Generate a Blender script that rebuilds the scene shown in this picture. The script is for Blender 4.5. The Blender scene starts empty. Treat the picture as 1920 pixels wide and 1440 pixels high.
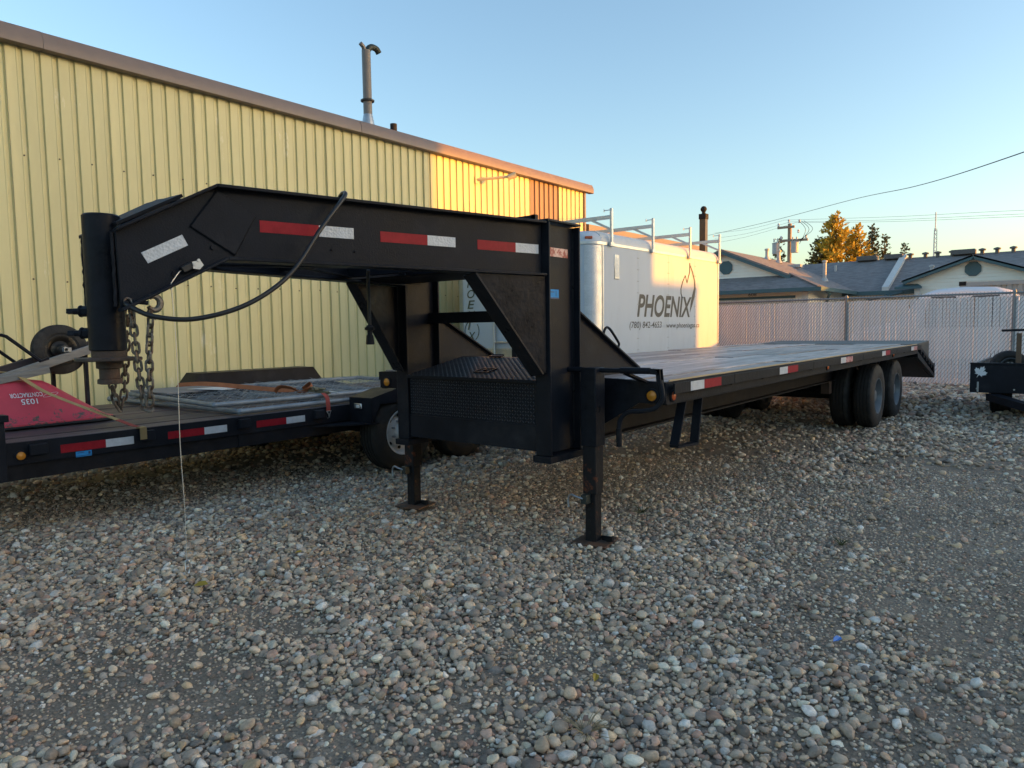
import bpy, bmesh, math, random
import numpy as np
from mathutils import Vector, Matrix, noise
random.seed(7)
rng = np.random.default_rng(11)
R = math.radians
scene = bpy.context.scene
COL = scene.collection

# ------------------------------------------------------------------ camera
CAM_H = 1.28
yaw, pitch, roll = R(38.493), R(4.436), R(0.85)
def _rotz(a): return Matrix.Rotation(a, 3, 'Z')
F_ = _rotz(yaw) @ Vector((0, math.cos(pitch), -math.sin(pitch)))
U_ = _rotz(yaw) @ Vector((0, math.sin(pitch), math.cos(pitch)))
X_ = _rotz(yaw) @ Vector((1, 0, 0))
right = math.cos(roll) * X_ - math.sin(roll) * U_
up = math.sin(roll) * X_ + math.cos(roll) * U_
cd = bpy.data.cameras.new('camera')
cam = bpy.data.objects.new('camera', cd)
COL.objects.link(cam)
cam.matrix_world = Matrix(((right.x, up.x, -F_.x, 0), (right.y, up.y, -F_.y, 0), (right.z, up.z, -F_.z, CAM_H), (0, 0, 0, 1)))
cd.sensor_width = 36.0
cd.lens = 36.0 * 1331.0 / 1920.0
cd.clip_start = 0.05
cd.clip_end = 3000.0
scene.camera = cam

# ------------------------------------------------------------------ sky, sun, exposure
SUN_DIR = Vector((0.888, 0.459, 0.0)).normalized()
SUN_EL = R(5.0)
sun_vec = Vector((SUN_DIR.x * math.cos(SUN_EL), SUN_DIR.y * math.cos(SUN_EL), math.sin(SUN_EL)))
world = bpy.data.worlds.new('World')
scene.world = world
world.use_nodes = True
wn = world.node_tree.nodes
wl = world.node_tree.links
sky = wn.new('ShaderNodeTexSky')
sky.sky_type = 'NISHITA'
sky.sun_disc = False
sky.sun_elevation = SUN_EL
sky.sun_rotation = math.atan2(SUN_DIR.x, SUN_DIR.y)
sky.altitude = 0
sky.air_density = 1.0
sky.dust_density = 1.65
sky.ozone_density = 1.85
bg = wn['Background']
bg.inputs['Strength'].default_value = 0.15
wl.new(sky.outputs[0], bg.inputs['Color'])
sd = bpy.data.lights.new('sun', 'SUN')
sd.energy = 2.6
sd.angle = R(0.3)
sd.color = (1.0, 0.35, 0.006)
so = bpy.data.objects.new('sun', sd)
COL.objects.link(so)
so.location = sun_vec * 60
so.rotation_euler = sun_vec.to_track_quat('Z', 'Y').to_euler()
scene.view_settings.view_transform = 'Standard'
scene.view_settings.look = 'None'
scene.view_settings.gamma = 1.0
scene.view_settings.exposure = 1.95
scene.view_settings.use_curve_mapping = False
scene.cycles.max_bounces = 6
scene.cycles.diffuse_bounces = 3
scene.cycles.glossy_bounces = 3
scene.cycles.transmission_bounces = 3
scene.cycles.sample_clamp_indirect = 6.0

# ------------------------------------------------------------------ materials
MATS = {}
def mat(name, col, rough=0.5, metal=0.0, var=0.12, scale=6.0, bump=0.0, bscale=80.0, spec=0.5, col2=None, mix_scale=None, mix_pos=0.55, mix_w=0.06, stretch=None, rvar=0.0, transl=0.0, rand=0.0):
    if name in MATS: return MATS[name]
    m = bpy.data.materials.new(name)
    m.use_nodes = True
    nt = m.node_tree
    N, L = nt.nodes, nt.links
    b = N['Principled BSDF']
    b.inputs['Roughness'].default_value = rough
    b.inputs['Metallic'].default_value = metal
    b.inputs['Specular IOR Level'].default_value = spec
    tc = N.new('ShaderNodeTexCoord')
    mp = N.new('ShaderNodeMapping')
    L.new(tc.outputs['Object'], mp.inputs['Vector'])
    if stretch: mp.inputs['Scale'].default_value = stretch
    n1 = N.new('ShaderNodeTexNoise')
    n1.inputs['Scale'].default_value = scale
    n1.inputs['Detail'].default_value = 6
    n1.inputs['Roughness'].default_value = 0.65
    L.new(mp.outputs[0], n1.inputs['Vector'])
    mr = N.new('ShaderNodeMapRange')
    mr.inputs['From Min'].default_value = 0.25
    mr.inputs['From Max'].default_value = 0.75
    mr.inputs['To Min'].default_value = 1 - var
    mr.inputs['To Max'].default_value = 1 + var
    L.new(n1.outputs['Fac'], mr.inputs['Value'])
    mul = N.new('ShaderNodeMix')
    mul.data_type = 'RGBA'; mul.blend_type = 'MULTIPLY'
    mul.inputs['Factor'].default_value = 1.0
    base_out = None
    if col2 is not None:
        n2 = N.new('ShaderNodeTexNoise')
        n2.inputs['Scale'].default_value = mix_scale or 3.0
        n2.inputs['Detail'].default_value = 8
        n2.inputs['Roughness'].default_value = 0.7
        L.new(mp.outputs[0], n2.inputs['Vector'])
        m2 = N.new('ShaderNodeMapRange')
        m2.inputs['From Min'].default_value = mix_pos - mix_w
        m2.inputs['From Max'].default_value = mix_pos + mix_w
        L.new(n2.outputs['Fac'], m2.inputs['Value'])
        mx = N.new('ShaderNodeMix'); mx.data_type = 'RGBA'
        mx.inputs[6].default_value = (*col, 1); mx.inputs[7].default_value = (*col2, 1)
        L.new(m2.outputs[0], mx.inputs['Factor'])
        base_out = mx.outputs[2]
    if base_out: L.new(base_out, mul.inputs[6])
    else: mul.inputs[6].default_value = (*col, 1)
    fac = mr.outputs[0]
    if rand:
        oi = N.new('ShaderNodeObjectInfo')
        r0 = N.new('ShaderNodeMapRange'); r0.inputs['To Min'].default_value = 1 - rand; r0.inputs['To Max'].default_value = 1 + rand
        L.new(oi.outputs['Random'], r0.inputs['Value'])
        mm_ = N.new('ShaderNodeMath'); mm_.operation = 'MULTIPLY'
        L.new(fac, mm_.inputs[0]); L.new(r0.outputs[0], mm_.inputs[1]); fac = mm_.outputs[0]
    L.new(fac, mul.inputs[7])
    L.new(mul.outputs[2], b.inputs['Base Color'])
    if rvar:
        rr = N.new('ShaderNodeMapRange')
        rr.inputs['From Min'].default_value = 0.3; rr.inputs['From Max'].default_value = 0.7
        rr.inputs['To Min'].default_value = rough - rvar; rr.inputs['To Max'].default_value = rough + rvar
        L.new(n1.outputs['Fac'], rr.inputs['Value']); L.new(rr.outputs[0], b.inputs['Roughness'])
    if bump:
        nb = N.new('ShaderNodeTexNoise')
        nb.inputs['Scale'].default_value = bscale; nb.inputs['Detail'].default_value = 4
        L.new(mp.outputs[0], nb.inputs['Vector'])
        bp = N.new('ShaderNodeBump')
        bp.inputs['Strength'].default_value = bump; bp.inputs['Distance'].default_value = 0.01
        L.new(nb.outputs['Fac'], bp.inputs['Height']); L.new(bp.outputs[0], b.inputs['Normal'])
    if transl:
        tr = N.new('ShaderNodeBsdfTranslucent')
        tr.inputs['Color'].default_value = (*col, 1)
        ms = N.new('ShaderNodeMixShader'); ms.inputs[0].default_value = transl
        L.new(b.outputs[0], ms.inputs[1]); L.new(tr.outputs[0], ms.inputs[2])
        L.new(ms.outputs[0], N['Material Output'].inputs['Surface'])
    MATS[name] = m
    return m

BLK = mat('black_enamel', (0.0145, 0.0165, 0.0225), 0.40, var=0.28, scale=4, bump=0.12, bscale=140, rvar=0.1, spec=0.10, col2=(0.034, 0.036, 0.041), mix_scale=3.2, mix_pos=0.66, mix_w=0.14)
BLKR = mat('brushed_black_enamel', (0.0145, 0.016, 0.021), 0.36, var=0.4, scale=9, bump=0.22, bscale=30, rvar=0.14, spec=0.10)
BLKD = mat('dusty_black_paint', (0.015, 0.016, 0.020), 0.5, var=0.4, scale=7, bump=0.2, bscale=90, col2=(0.03, 0.028, 0.027), mix_scale=4, mix_pos=0.66, mix_w=0.1, spec=0.10)
BLKW = mat('worn_black_paint', (0.02, 0.02, 0.022), 0.5, var=0.3, bump=0.3, bscale=60, col2=(0.13, 0.045, 0.025), mix_scale=14, mix_pos=0.60, mix_w=0.04, spec=0.10)
RUST = mat('rusty_brown_steel', (0.05, 0.036, 0.03), 0.62, var=0.35, scale=14, bump=0.3, bscale=70, col2=(0.10, 0.05, 0.03), mix_scale=9, mix_pos=0.58, mix_w=0.12)
RUSTP = mat('rusted_foot_plate', (0.085, 0.06, 0.045), 0.75, var=0.4, scale=18, bump=0.3, bscale=70, col2=(0.13, 0.06, 0.03), mix_scale=9)
RED = mat('red_reflective_film', (0.30, 0.014, 0.024), 0.4, spec=0.15, var=0.2, scale=30, bump=0.08, bscale=260)
REDW = mat('red_reflective_film_scuffed', (0.33, 0.022, 0.035), 0.35, var=0.2, scale=30, col2=(0.62, 0.36, 0.34), mix_scale=24, mix_pos=0.5, mix_w=0.03)
RUBBER = mat('tyre_rubber', (0.017, 0.016, 0.0155), 0.78, var=0.35, scale=9, bump=0.25, bscale=60, col2=(0.05, 0.045, 0.04), mix_scale=3.5, mix_pos=0.62, mix_w=0.12)
RIMG = mat('grey_wheel_paint', (0.16, 0.18, 0.2), 0.45, metal=0.3, var=0.2, scale=8)
RIMW = mat('white_wheel_paint', (0.6, 0.61, 0.61), 0.45, var=0.12, scale=8)
DARK = mat('black_and_hole_shade', (0.008, 0.008, 0.009), 0.8, var=0.1)  # near-black for black parts, and for hole discs with shade painted in
GALV = mat('galvanised_steel', (0.36, 0.39, 0.42), 0.42, metal=0.75, var=0.2, scale=12, bump=0.06, bscale=50)
ALU = mat('aluminium_trim', (0.55, 0.56, 0.57), 0.38, metal=0.75, var=0.12, scale=9)
CHAIN = mat('worn_grey_chain', (0.17, 0.155, 0.135), 0.5, metal=0.6, var=0.35, scale=40, bump=0.2, bscale=90, col2=(0.10, 0.065, 0.045), mix_scale=18)
CHAINB = mat('brown_rusty_chain', (0.085, 0.062, 0.048), 0.6, metal=0.4, var=0.35, scale=40, bump=0.25, bscale=90, col2=(0.16, 0.14, 0.12), mix_scale=18)
ZINC = mat('zinc_plated_steel', (0.6, 0.61, 0.62), 0.3, metal=0.9, var=0.12, scale=30)
AMBER = mat('amber_lens', (0.62, 0.24, 0.025), 0.22, var=0.15, scale=60, bump=0.1, bscale=200)
AMBERR = mat('orange_red_lens', (0.5, 0.10, 0.03), 0.22, var=0.15, scale=60, bump=0.1, bscale=200)
CLEAR = mat('frosted_clear_lens', (0.7, 0.71, 0.7), 0.25, var=0.15, scale=40)
BLUE = mat('blue_plate_film', (0.035, 0.27, 0.62), 0.5, var=0.08, spec=0.15)
WHITEF = mat('white_film', (0.75, 0.76, 0.77), 0.45, var=0.06)
CABLE = mat('black_cable_sheath', (0.012, 0.012, 0.013), 0.42, var=0.2, scale=25)
WIREM = mat('bright_wire_rope', (0.62, 0.61, 0.58), 0.4, metal=0.6, var=0.1, scale=90)

def honeycomb_white():
    """white retro-reflective film: faint cell pattern"""
    m = mat('white_reflective_film', (0.56, 0.585, 0.62), 0.32, var=0.12, scale=25)
    nt = m.node_tree; N, L = nt.nodes, nt.links
    b = N['Principled BSDF']
    v = N.new('ShaderNodeTexVoronoi'); v.inputs['Scale'].default_value = 95
    tc = N.new('ShaderNodeTexCoord'); L.new(tc.outputs['Object'], v.inputs['Vector'])
    bp = N.new('ShaderNodeBump'); bp.inputs['Strength'].default_value = 0.5; bp.inputs['Distance'].default_value = 0.004
    L.new(v.outputs['Distance'], bp.inputs['Height']); L.new(bp.outputs[0], b.inputs['Normal'])
    return m
WHT = honeycomb_white()

# ------------------------------------------------------------------ mesh builder
ORG = {}
def wloc(o): return ORG.get(o.name, Vector((0, 0, 0)))
def tag(o, label=None, cat=None, group=None, kind=None):
    if label: o['label'] = label
    if cat: o['category'] = cat
    if group: o['group'] = group
    if kind: o['kind'] = kind
    return o
def empty(name, loc, label=None, cat=None, group=None, parent=None):
    o = bpy.data.objects.new(name, None)
    o.empty_display_size = 0.2
    COL.objects.link(o)
    loc = Vector(loc)
    if parent is not None:
        o.parent = parent
        o.location = loc - wloc(parent)
    else:
        o.location = loc
    ORG[o.name] = loc
    return tag(o, label, cat, group)

class B:
    def __init__(s): s.v = []; s.f = []
    def add(s, vs, fs):
        k = len(s.v)
        s.v += [tuple(p) for p in vs]
        s.f += [tuple(i + k for i in f) for f in fs]
        return s
    def box(s, x0, x1, y0, y1, z0, z1):
        return s.add([(x0,y0,z0),(x1,y0,z0),(x1,y1,z0),(x0,y1,z0),(x0,y0,z1),(x1,y0,z1),(x1,y1,z1),(x0,y1,z1)],
                     [(0,3,2,1),(4,5,6,7),(0,1,5,4),(1,2,6,5),(2,3,7,6),(3,0,4,7)])
    def cbox(s, c, size, rot=None):
        a, b, d = [q / 2 for q in size]
        ps = [Vector(p) for p in ((-a,-b,-d),(a,-b,-d),(a,b,-d),(-a,b,-d),(-a,-b,d),(a,-b,d),(a,b,d),(-a,b,d))]
        if rot is not None: ps = [rot @ p for p in ps]
        c = Vector(c)
        return s.add([c + p for p in ps], [(0,3,2,1),(4,5,6,7),(0,1,5,4),(1,2,6,5),(2,3,7,6),(3,0,4,7)])
    def bar(s, p0, p1, w, h, upv=(0, 0, 1)):
        p0, p1 = Vector(p0), Vector(p1)
        d = (p1 - p0).normalized(); upv = Vector(upv)
        r = d.cross(upv)
        if r.length < 1e-5: r = d.cross(Vector((1, 0, 0)))
        r.normalize(); u = r.cross(d)
        q = []
        for p in (p0, p1):
            q += [p - r*w/2 - u*h/2, p + r*w/2 - u*h/2, p + r*w/2 + u*h/2, p - r*w/2 + u*h/2]
        return s.add(q, [(0,1,2,3),(7,6,5,4),(0,4,5,1),(1,5,6,2),(2,6,7,3),(3,7,4,0)])
    def prism(s, pts, off):
        off = Vector(off); n = len(pts)
        a = [Vector(p) for p in pts]
        k = [p + off for p in a]
        nrm = Vector((0, 0, 0))
        for i in range(n): nrm += a[i].cross(a[(i + 1) % n])
        if nrm.dot(off) > 0: a, k = k, a; 
        # a is the side whose winding faces along its own normal
        if nrm.dot(off) > 0:
            fs = [tuple(range(n)), tuple(range(2*n - 1, n - 1, -1))]
            fs += [(i, n + i, n + (i + 1) % n, (i + 1) % n) for i in range(n)]
        else:
            fs = [tuple(range(n)), tuple(range(2*n - 1, n - 1, -1))]
            fs += [(i, n + i, n + (i + 1) % n, (i + 1) % n) for i in range(n)]
        return s.add(a + k, fs)
    def tube(s, path, r, n=8, closed=False, caps=True):
        P = [Vector(p) for p in path]; m = len(P)
        rs = r if isinstance(r, (list, tuple)) else [r] * m
        base = len(s.v); prev = None
        for i in range(m):
            if closed: d = P[(i + 1) % m] - P[i - 1]
            else: d = P[min(i + 1, m - 1)] - P[max(i - 1, 0)]
            d.normalize()
            if prev is None:
                a = d.orthogonal().normalized()
            else:
                a = prev - d * prev.dot(d)
                if a.length < 1e-6: a = d.orthogonal()
                a.normalize()
            prev = a; bb = d.cross(a)
            for k in range(n):
                t = 2 * math.pi * k / n
                s.v.append(tuple(P[i] + (a * math.cos(t) + bb * math.sin(t)) * rs[i]))
        for i in range(m if closed else m - 1):
            j = (i + 1) % m
            for k in range(n):
                k2 = (k + 1) % n
                s.f.append((base + i*n + k, base + i*n + k2, base + j*n + k2, base + j*n + k))
        if caps and not closed:
            s.f.append(tuple(base + k for k in range(n - 1, -1, -1)))
            s.f.append(tuple(base + (m - 1)*n + k for k in range(n)))
        return s
    def cyl(s, p0, p1, r, n=14, r1=None):
        return s.tube([p0, p1], [r, r if r1 is None else r1], n)
    def lathe(s, prof, org, axis, n=32):
        org = Vector(org); ax = Vector(axis).normalized()
        a = ax.orthogonal().normalized(); b = ax.cross(a)
        base = len(s.v); m = len(prof)
        for (r, h) in prof:
            for k in range(n):
                t = 2 * math.pi * k / n
                s.v.append(tuple(org + ax * h + (a * math.cos(t) + b * math.sin(t)) * r))
        for i in range(m - 1):
            for k in range(n):
                k2 = (k + 1) % n
                s.f.append((base + i*n + k, base + i*n + k2, base + (i+1)*n + k2, base + (i+1)*n + k))
        return s
    def build(s, name, m, parent=None, bevel=0.0, label=None, cat=None, group=None, kind=None, sharp=38, at=None):
        me = bpy.data.meshes.new(name)
        o0 = wloc(parent) if parent is not None else (Vector(at) if at is not None else Vector((0, 0, 0)))
        me.from_pydata([(p[0]-o0.x, p[1]-o0.y, p[2]-o0.z) for p in s.v], [], s.f)
        me.update()
        bm = bmesh.new(); bm.from_mesh(me)
        bmesh.ops.recalc_face_normals(bm, faces=bm.faces)
        bm.to_mesh(me); bm.free()
        for p in me.polygons: p.use_smooth = True
        me.set_sharp_from_angle(angle=R(sharp))
        me.materials.append(m)
        o = bpy.data.objects.new(name, me)
        COL.objects.link(o)
        if parent is not None: o.parent = parent
        elif at is not None: o.location = o0
        ORG[o.name] = o0
        if bevel:
            bv = o.modifiers.new('bevel', 'BEVEL')
            bv.width = bevel; bv.segments = 2; bv.limit_method = 'ANGLE'; bv.angle_limit = R(40)
        return tag(o, label, cat, group, kind)

def copy_tree(o, parent=None):
    c = o.copy(); COL.objects.link(c)
    if parent is not None: c.parent = parent
    for ch in list(o.children): copy_tree(ch, c)
    return c

def catmull(pts, sub=8):
    P = [Vector(p) for p in pts]; out = []
    for i in range(len(P) - 1):
        p0 = P[max(i-1, 0)]; p1 = P[i]; p2 = P[i+1]; p3 = P[min(i+2, len(P)-1)]
        for k in range(sub):
            t = k / sub
            out.append(0.5 * ((2*p1) + (p2-p0)*t + (2*p0-5*p1+4*p2-p3)*t*t + (3*p1-p0-3*p2+p3)*t**3))
    out.append(P[-1]); return out

def text_mesh(s, origin, xdir, updir, width, height, m, parent, name='lettering', shear=0.0, bold=0.0, depth=0.002):
    """lettering fitted into width x height, lying on a surface"""
    cu = bpy.data.curves.new(name, 'FONT')
    cu.body = s; cu.shear = shear; cu.offset = bold; cu.extrude = 0.0
    t = bpy.data.objects.new('tmp_text', cu)
    COL.objects.link(t)
    dg = bpy.context.evaluated_depsgraph_get()
    me = bpy.data.meshes.new_from_object(t.evaluated_get(dg))
    bpy.data.objects.remove(t)
    co = np.array([v.co[:] for v in me.vertices])
    mn, mxx = co.min(0), co.max(0)
    X = Vector(xdir).normalized(); Up = Vector(updir).normalized(); Nn = X.cross(Up)
    o0 = Vector(origin); org = wloc(parent)
    for v in me.vertices:
        a = (v.co.x - mn[0]) / (mxx[0] - mn[0]) * width
        b = (v.co.y - mn[1]) / (mxx[1] - mn[1]) * height
        v.co = o0 + X * a + Up * b + Nn * depth - org
    me.materials.clear(); me.materials.append(m)
    o = bpy.data.objects.new(name, me); COL.objects.link(o); o.parent = parent
    ORG[o.name] = org
    return o
# ------------------------------------------------------------------ ground
_lat = rng.random((64, 64))
def vnoise(x, y, sc):
    x = np.asarray(x, float) * sc; y = np.asarray(y, float) * sc
    xi = np.floor(x).astype(int); yi = np.floor(y).astype(int)
    fx = x - xi; fy = y - yi
    fx = fx*fx*(3-2*fx); fy = fy*fy*(3-2*fy)
    g = lambda a, b: _lat[a % 64, b % 64]
    return (g(xi,yi)*(1-fx)*(1-fy) + g(xi+1,yi)*fx*(1-fy) + g(xi,yi+1)*(1-fx)*fy + g(xi+1,yi+1)*fx*fy)
DIRT = [(-0.25, 4.9, 0.9, 1.9, 1.0), (-0.5, 6.3, 0.8, 1.5, 0.9), (-1.08, 4.5, 0.45, 0.5, 0.8), (-1.05, 6.3, 0.6, 1.8, 0.8), (-0.85, 3.1, 0.35, 0.4, 0.8),
        (-2.6, 1.3, 0.5, 0.24, 0.95), (-2.75, 1.0, 0.5, 0.25, 0.85), (-2.75, 1.72, 0.5, 0.13, 0.9), (-3.3, 1.25, 0.4, 0.16, 0.7), (-1.85, 1.3, 0.35, 0.16, 0.7), (-1.1, 3.35, 0.3, 0.28, 0.6),
        (-3.0, 6.2, 1.1, 2.4, 0.85), (-2.6, 9.0, 1.0, 2.0, 0.7), (-6.3, 3.0, 1.2, 2.5, 0.7), (-0.3, 9.5, 1.0, 2.5, 0.55), (-0.1, 3.9, 0.35, 0.35, 0.6), (-1.7, 4.9, 0.35, 0.6, 0.5)]
def dirt(x, y):
    d = np.zeros_like(np.asarray(x, float))
    w = (vnoise(x, y, 3.1) - 0.5) * 0.9
    for cx, cy, a, b, k in DIRT:
        r = ((x-cx)/a)**2 + ((y-cy)/b)**2
        d = np.maximum(d, k * np.clip(1.55 - np.sqrt(r) + w, 0, 1))
    d = np.maximum(d, np.clip((vnoise(x, y, 1.3) - 0.80) * 4.0, 0, 0.6))
    return np.clip(d, 0, 1)
def gz(x, y):
    h = (vnoise(x, y, 0.9) - 0.5) * 0.035 + (vnoise(x, y, 2.7) - 0.5) * 0.016
    return h - 0.012 * dirt(x, y)

def ground_material():
    m = bpy.data.materials.new('packed_dirt'); m.use_nodes = True
    nt = m.node_tree; N, L = nt.nodes, nt.links; b = N['Principled BSDF']
    b.inputs['Roughness'].default_value = 0.92
    b.inputs['Specular IOR Level'].default_value = 0.2
    tc = N.new('ShaderNodeTexCoord')
    n1 = N.new('ShaderNodeTexNoise'); n1.inputs['Scale'].default_value = 1.4; n1.inputs['Detail'].default_value = 9; n1.inputs['Roughness'].default_value = 0.7
    n2 = N.new('ShaderNodeTexNoise'); n2.inputs['Scale'].default_value = 75; n2.inputs['Detail'].default_value = 5; n2.inputs['Roughness'].default_value = 0.75
    L.new(tc.outputs['Object'], n1.inputs['Vector']); L.new(tc.outputs['Object'], n2.inputs['Vector'])
    r1 = N.new('ShaderNodeValToRGB')
    r1.color_ramp.elements[0].position = 0.3; r1.color_ramp.elements[0].color = (0.19, 0.157, 0.122, 1)
    r1.color_ramp.elements[1].position = 0.72; r1.color_ramp.elements[1].color = (0.34, 0.285, 0.225, 1)
    r2 = N.new('ShaderNodeValToRGB')
    r2.color_ramp.elements[0].position = 0.3; r2.color_ramp.elements[0].color = (0.55, 0.55, 0.55, 1)
    r2.color_ramp.elements[1].position = 0.72; r2.color_ramp.elements[1].color = (1.5, 1.45, 1.4, 1)
    L.new(n1.outputs['Fac'], r1.inputs[0]); L.new(n2.outputs['Fac'], r2.inputs[0])
    mx = N.new('ShaderNodeMix'); mx.data_type = 'RGBA'; mx.blend_type = 'MULTIPLY'; mx.inputs['Factor'].default_value = 1
    L.new(r1.outputs[0], mx.inputs[6]); L.new(r2.outputs[0], mx.inputs[7])
    L.new(mx.outputs[2], b.inputs['Base Color'])
    bp = N.new('ShaderNodeBump'); bp.inputs['Strength'].default_value = 0.9; bp.inputs['Distance'].default_value = 0.012
    L.new(n2.outputs['Fac'], bp.inputs['Height']); L.new(bp.outputs[0], b.inputs['Normal'])
    return m
GROUND_M = ground_material()
xs = np.concatenate([[-1500, -300, -80, -30], np.arange(-13.0, 3.001, 0.09), [8, 30, 90, 300, 1500]])
ys = np.concatenate([[-1500, -300, -60, -12], np.arange(-2.0, 17.501, 0.09), [24, 45, 90, 300, 1500]])
gx, gy = np.meshgrid(xs, ys)
fade = np.clip(np.minimum(np.minimum(gx + 13, 3 - gx), np.minimum(gy + 2, 17.5 - gy)) / 0.6, 0, 1)
gzz = gz(gx, gy) * fade
gv = np.stack([gx.ravel(), gy.ravel(), gzz.ravel()], 1)
nx, ny = len(xs), len(ys)
ii = np.arange(nx * ny).reshape(ny, nx)
gf = np.stack([ii[:-1, :-1].ravel(), ii[:-1, 1:].ravel(), ii[1:, 1:].ravel(), ii[1:, :-1].ravel()], 1)
gme = bpy.data.meshes.new('ground')
gme.from_pydata(gv.tolist(), [], gf.tolist())
for p in gme.polygons: p.use_smooth = True
gme.materials.append(GROUND_M)
ground = bpy.data.objects.new('ground', gme); COL.objects.link(ground)
tag(ground, 'packed brown dirt yard strewn with river gravel', 'ground', kind='structure')
ORG['ground'] = Vector((0, 0, 0))

def stone_material():
    m = bpy.data.materials.new('river_stone'); m.use_nodes = True
    nt = m.node_tree; N, L = nt.nodes, nt.links; b = N['Principled BSDF']
    b.inputs['Roughness'].default_value = 0.82
    b.inputs['Specular IOR Level'].default_value = 0.3
    oi = N.new('ShaderNodeObjectInfo')
    cr = N.new('ShaderNodeValToRGB')
    cols = [(0.691, 0.540, 0.388), (0.436, 0.343, 0.257), (0.709, 0.647, 0.510), (0.308, 0.251, 0.204), (0.609, 0.432, 0.289), (0.522, 0.425, 0.326),
            (0.467, 0.295, 0.215), (0.699, 0.584, 0.422), (0.389, 0.336, 0.279), (0.647, 0.496, 0.348), (0.544, 0.365, 0.270), (0.713, 0.652, 0.571),
            (0.487, 0.380, 0.274), (0.233, 0.194, 0.161), (0.597, 0.470, 0.344), (0.683, 0.486, 0.296), (0.391, 0.307, 0.234), (0.448, 0.361, 0.283), (0.671, 0.531, 0.400)]
    cr.color_ramp.interpolation = 'CONSTANT'
    e = cr.color_ramp.elements
    e[0].position = 0; e[0].color = (*cols[0], 1)
    e[1].position = 1 / len(cols); e[1].color = (*cols[1], 1)
    for i in range(2, len(cols)):
        k = e.new(i / len(cols)); k.color = (*cols[i], 1)
    L.new(oi.outputs['Random'], cr.inputs[0])
    tc = N.new('ShaderNodeTexCoord')
    n1 = N.new('ShaderNodeTexNoise'); n1.inputs['Scale'].default_value = 2.2; n1.inputs['Detail'].default_value = 7; n1.inputs['Roughness'].default_value = 0.75
    ad = N.new('ShaderNodeVectorMath'); ad.operation = 'ADD'
    L.new(tc.outputs['Object'], ad.inputs[0])
    sc = N.new('ShaderNodeMath'); sc.operation = 'MULTIPLY'; sc.inputs[1].default_value = 37.0
    L.new(oi.outputs['Random'], sc.inputs[0]); L.new(sc.outputs[0], ad.inputs[1])
    L.new(ad.outputs[0], n1.inputs['Vector'])
    mr = N.new('ShaderNodeMapRange'); mr.inputs['From Min'].default_value = 0.25; mr.inputs['From Max'].default_value = 0.75
    mr.inputs['To Min'].default_value = 0.62; mr.inputs['To Max'].default_value = 1.35
    L.new(n1.outputs['Fac'], mr.inputs['Value'])
    # second, continuous lightness spread so that no two stones match
    wn_ = N.new('ShaderNodeTexWhiteNoise'); wn_.noise_dimensions = '1D'; L.new(sc.outputs[0], wn_.inputs['W'])
    m2 = N.new('ShaderNodeMapRange'); m2.inputs['To Min'].default_value = 0.7; m2.inputs['To Max'].default_value = 1.3
    L.new(wn_.outputs['Value'], m2.inputs['Value'])
    mm = N.new('ShaderNodeMath'); mm.operation = 'MULTIPLY'; L.new(mr.outputs[0], mm.inputs[0]); L.new(m2.outputs[0], mm.inputs[1])
    mx = N.new('ShaderNodeMix'); mx.data_type = 'RGBA'; mx.blend_type = 'MULTIPLY'; mx.inputs['Factor'].default_value = 1
    L.new(cr.outputs[0], mx.inputs[6]); L.new(mm.outputs[0], mx.inputs[7])
    L.new(mx.outputs[2], b.inputs['Base Color'])
    bp = N.new('ShaderNodeBump'); bp.inputs['Strength'].default_value = 0.35; bp.inputs['Distance'].default_value = 0.1
    L.new(n1.outputs['Fac'], bp.inputs['Height']); L.new(bp.outputs[0], b.inputs['Normal'])
    return m
STONE_M = stone_material()
stone_meshes = []
for k in range(14):
    bm = bmesh.new()
    bmesh.ops.create_icosphere(bm, subdivisions=2, radius=0.5)
    off = Vector((k * 7.3, k * 3.1, k * 1.7))
    # a few random cutting planes turn the ball into a worn cobble
    cuts = [(Vector((random.gauss(0, 1), random.gauss(0, 1), random.gauss(0, 1))).normalized(), random.uniform(0.26, 0.42)) for _ in range(9)]
    for v in bm.verts:
        d = v.co.normalized()
        rr = 0.5
        for nrm, dist in cuts:
            c = d.dot(nrm)
            if c > 0.05: rr = min(rr, 0.88 * dist / c + 0.12 * rr)
        rr *= 1 + 0.16 * noise.noise(d * 1.6 + off)
        v.co = d * rr
    me = bpy.data.meshes.new('stone'); bm.to_mesh(me); bm.free()
    for p in me.polygons: p.use_smooth = True
    me.materials.append(STONE_M)
    stone_meshes.append(me)

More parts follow.
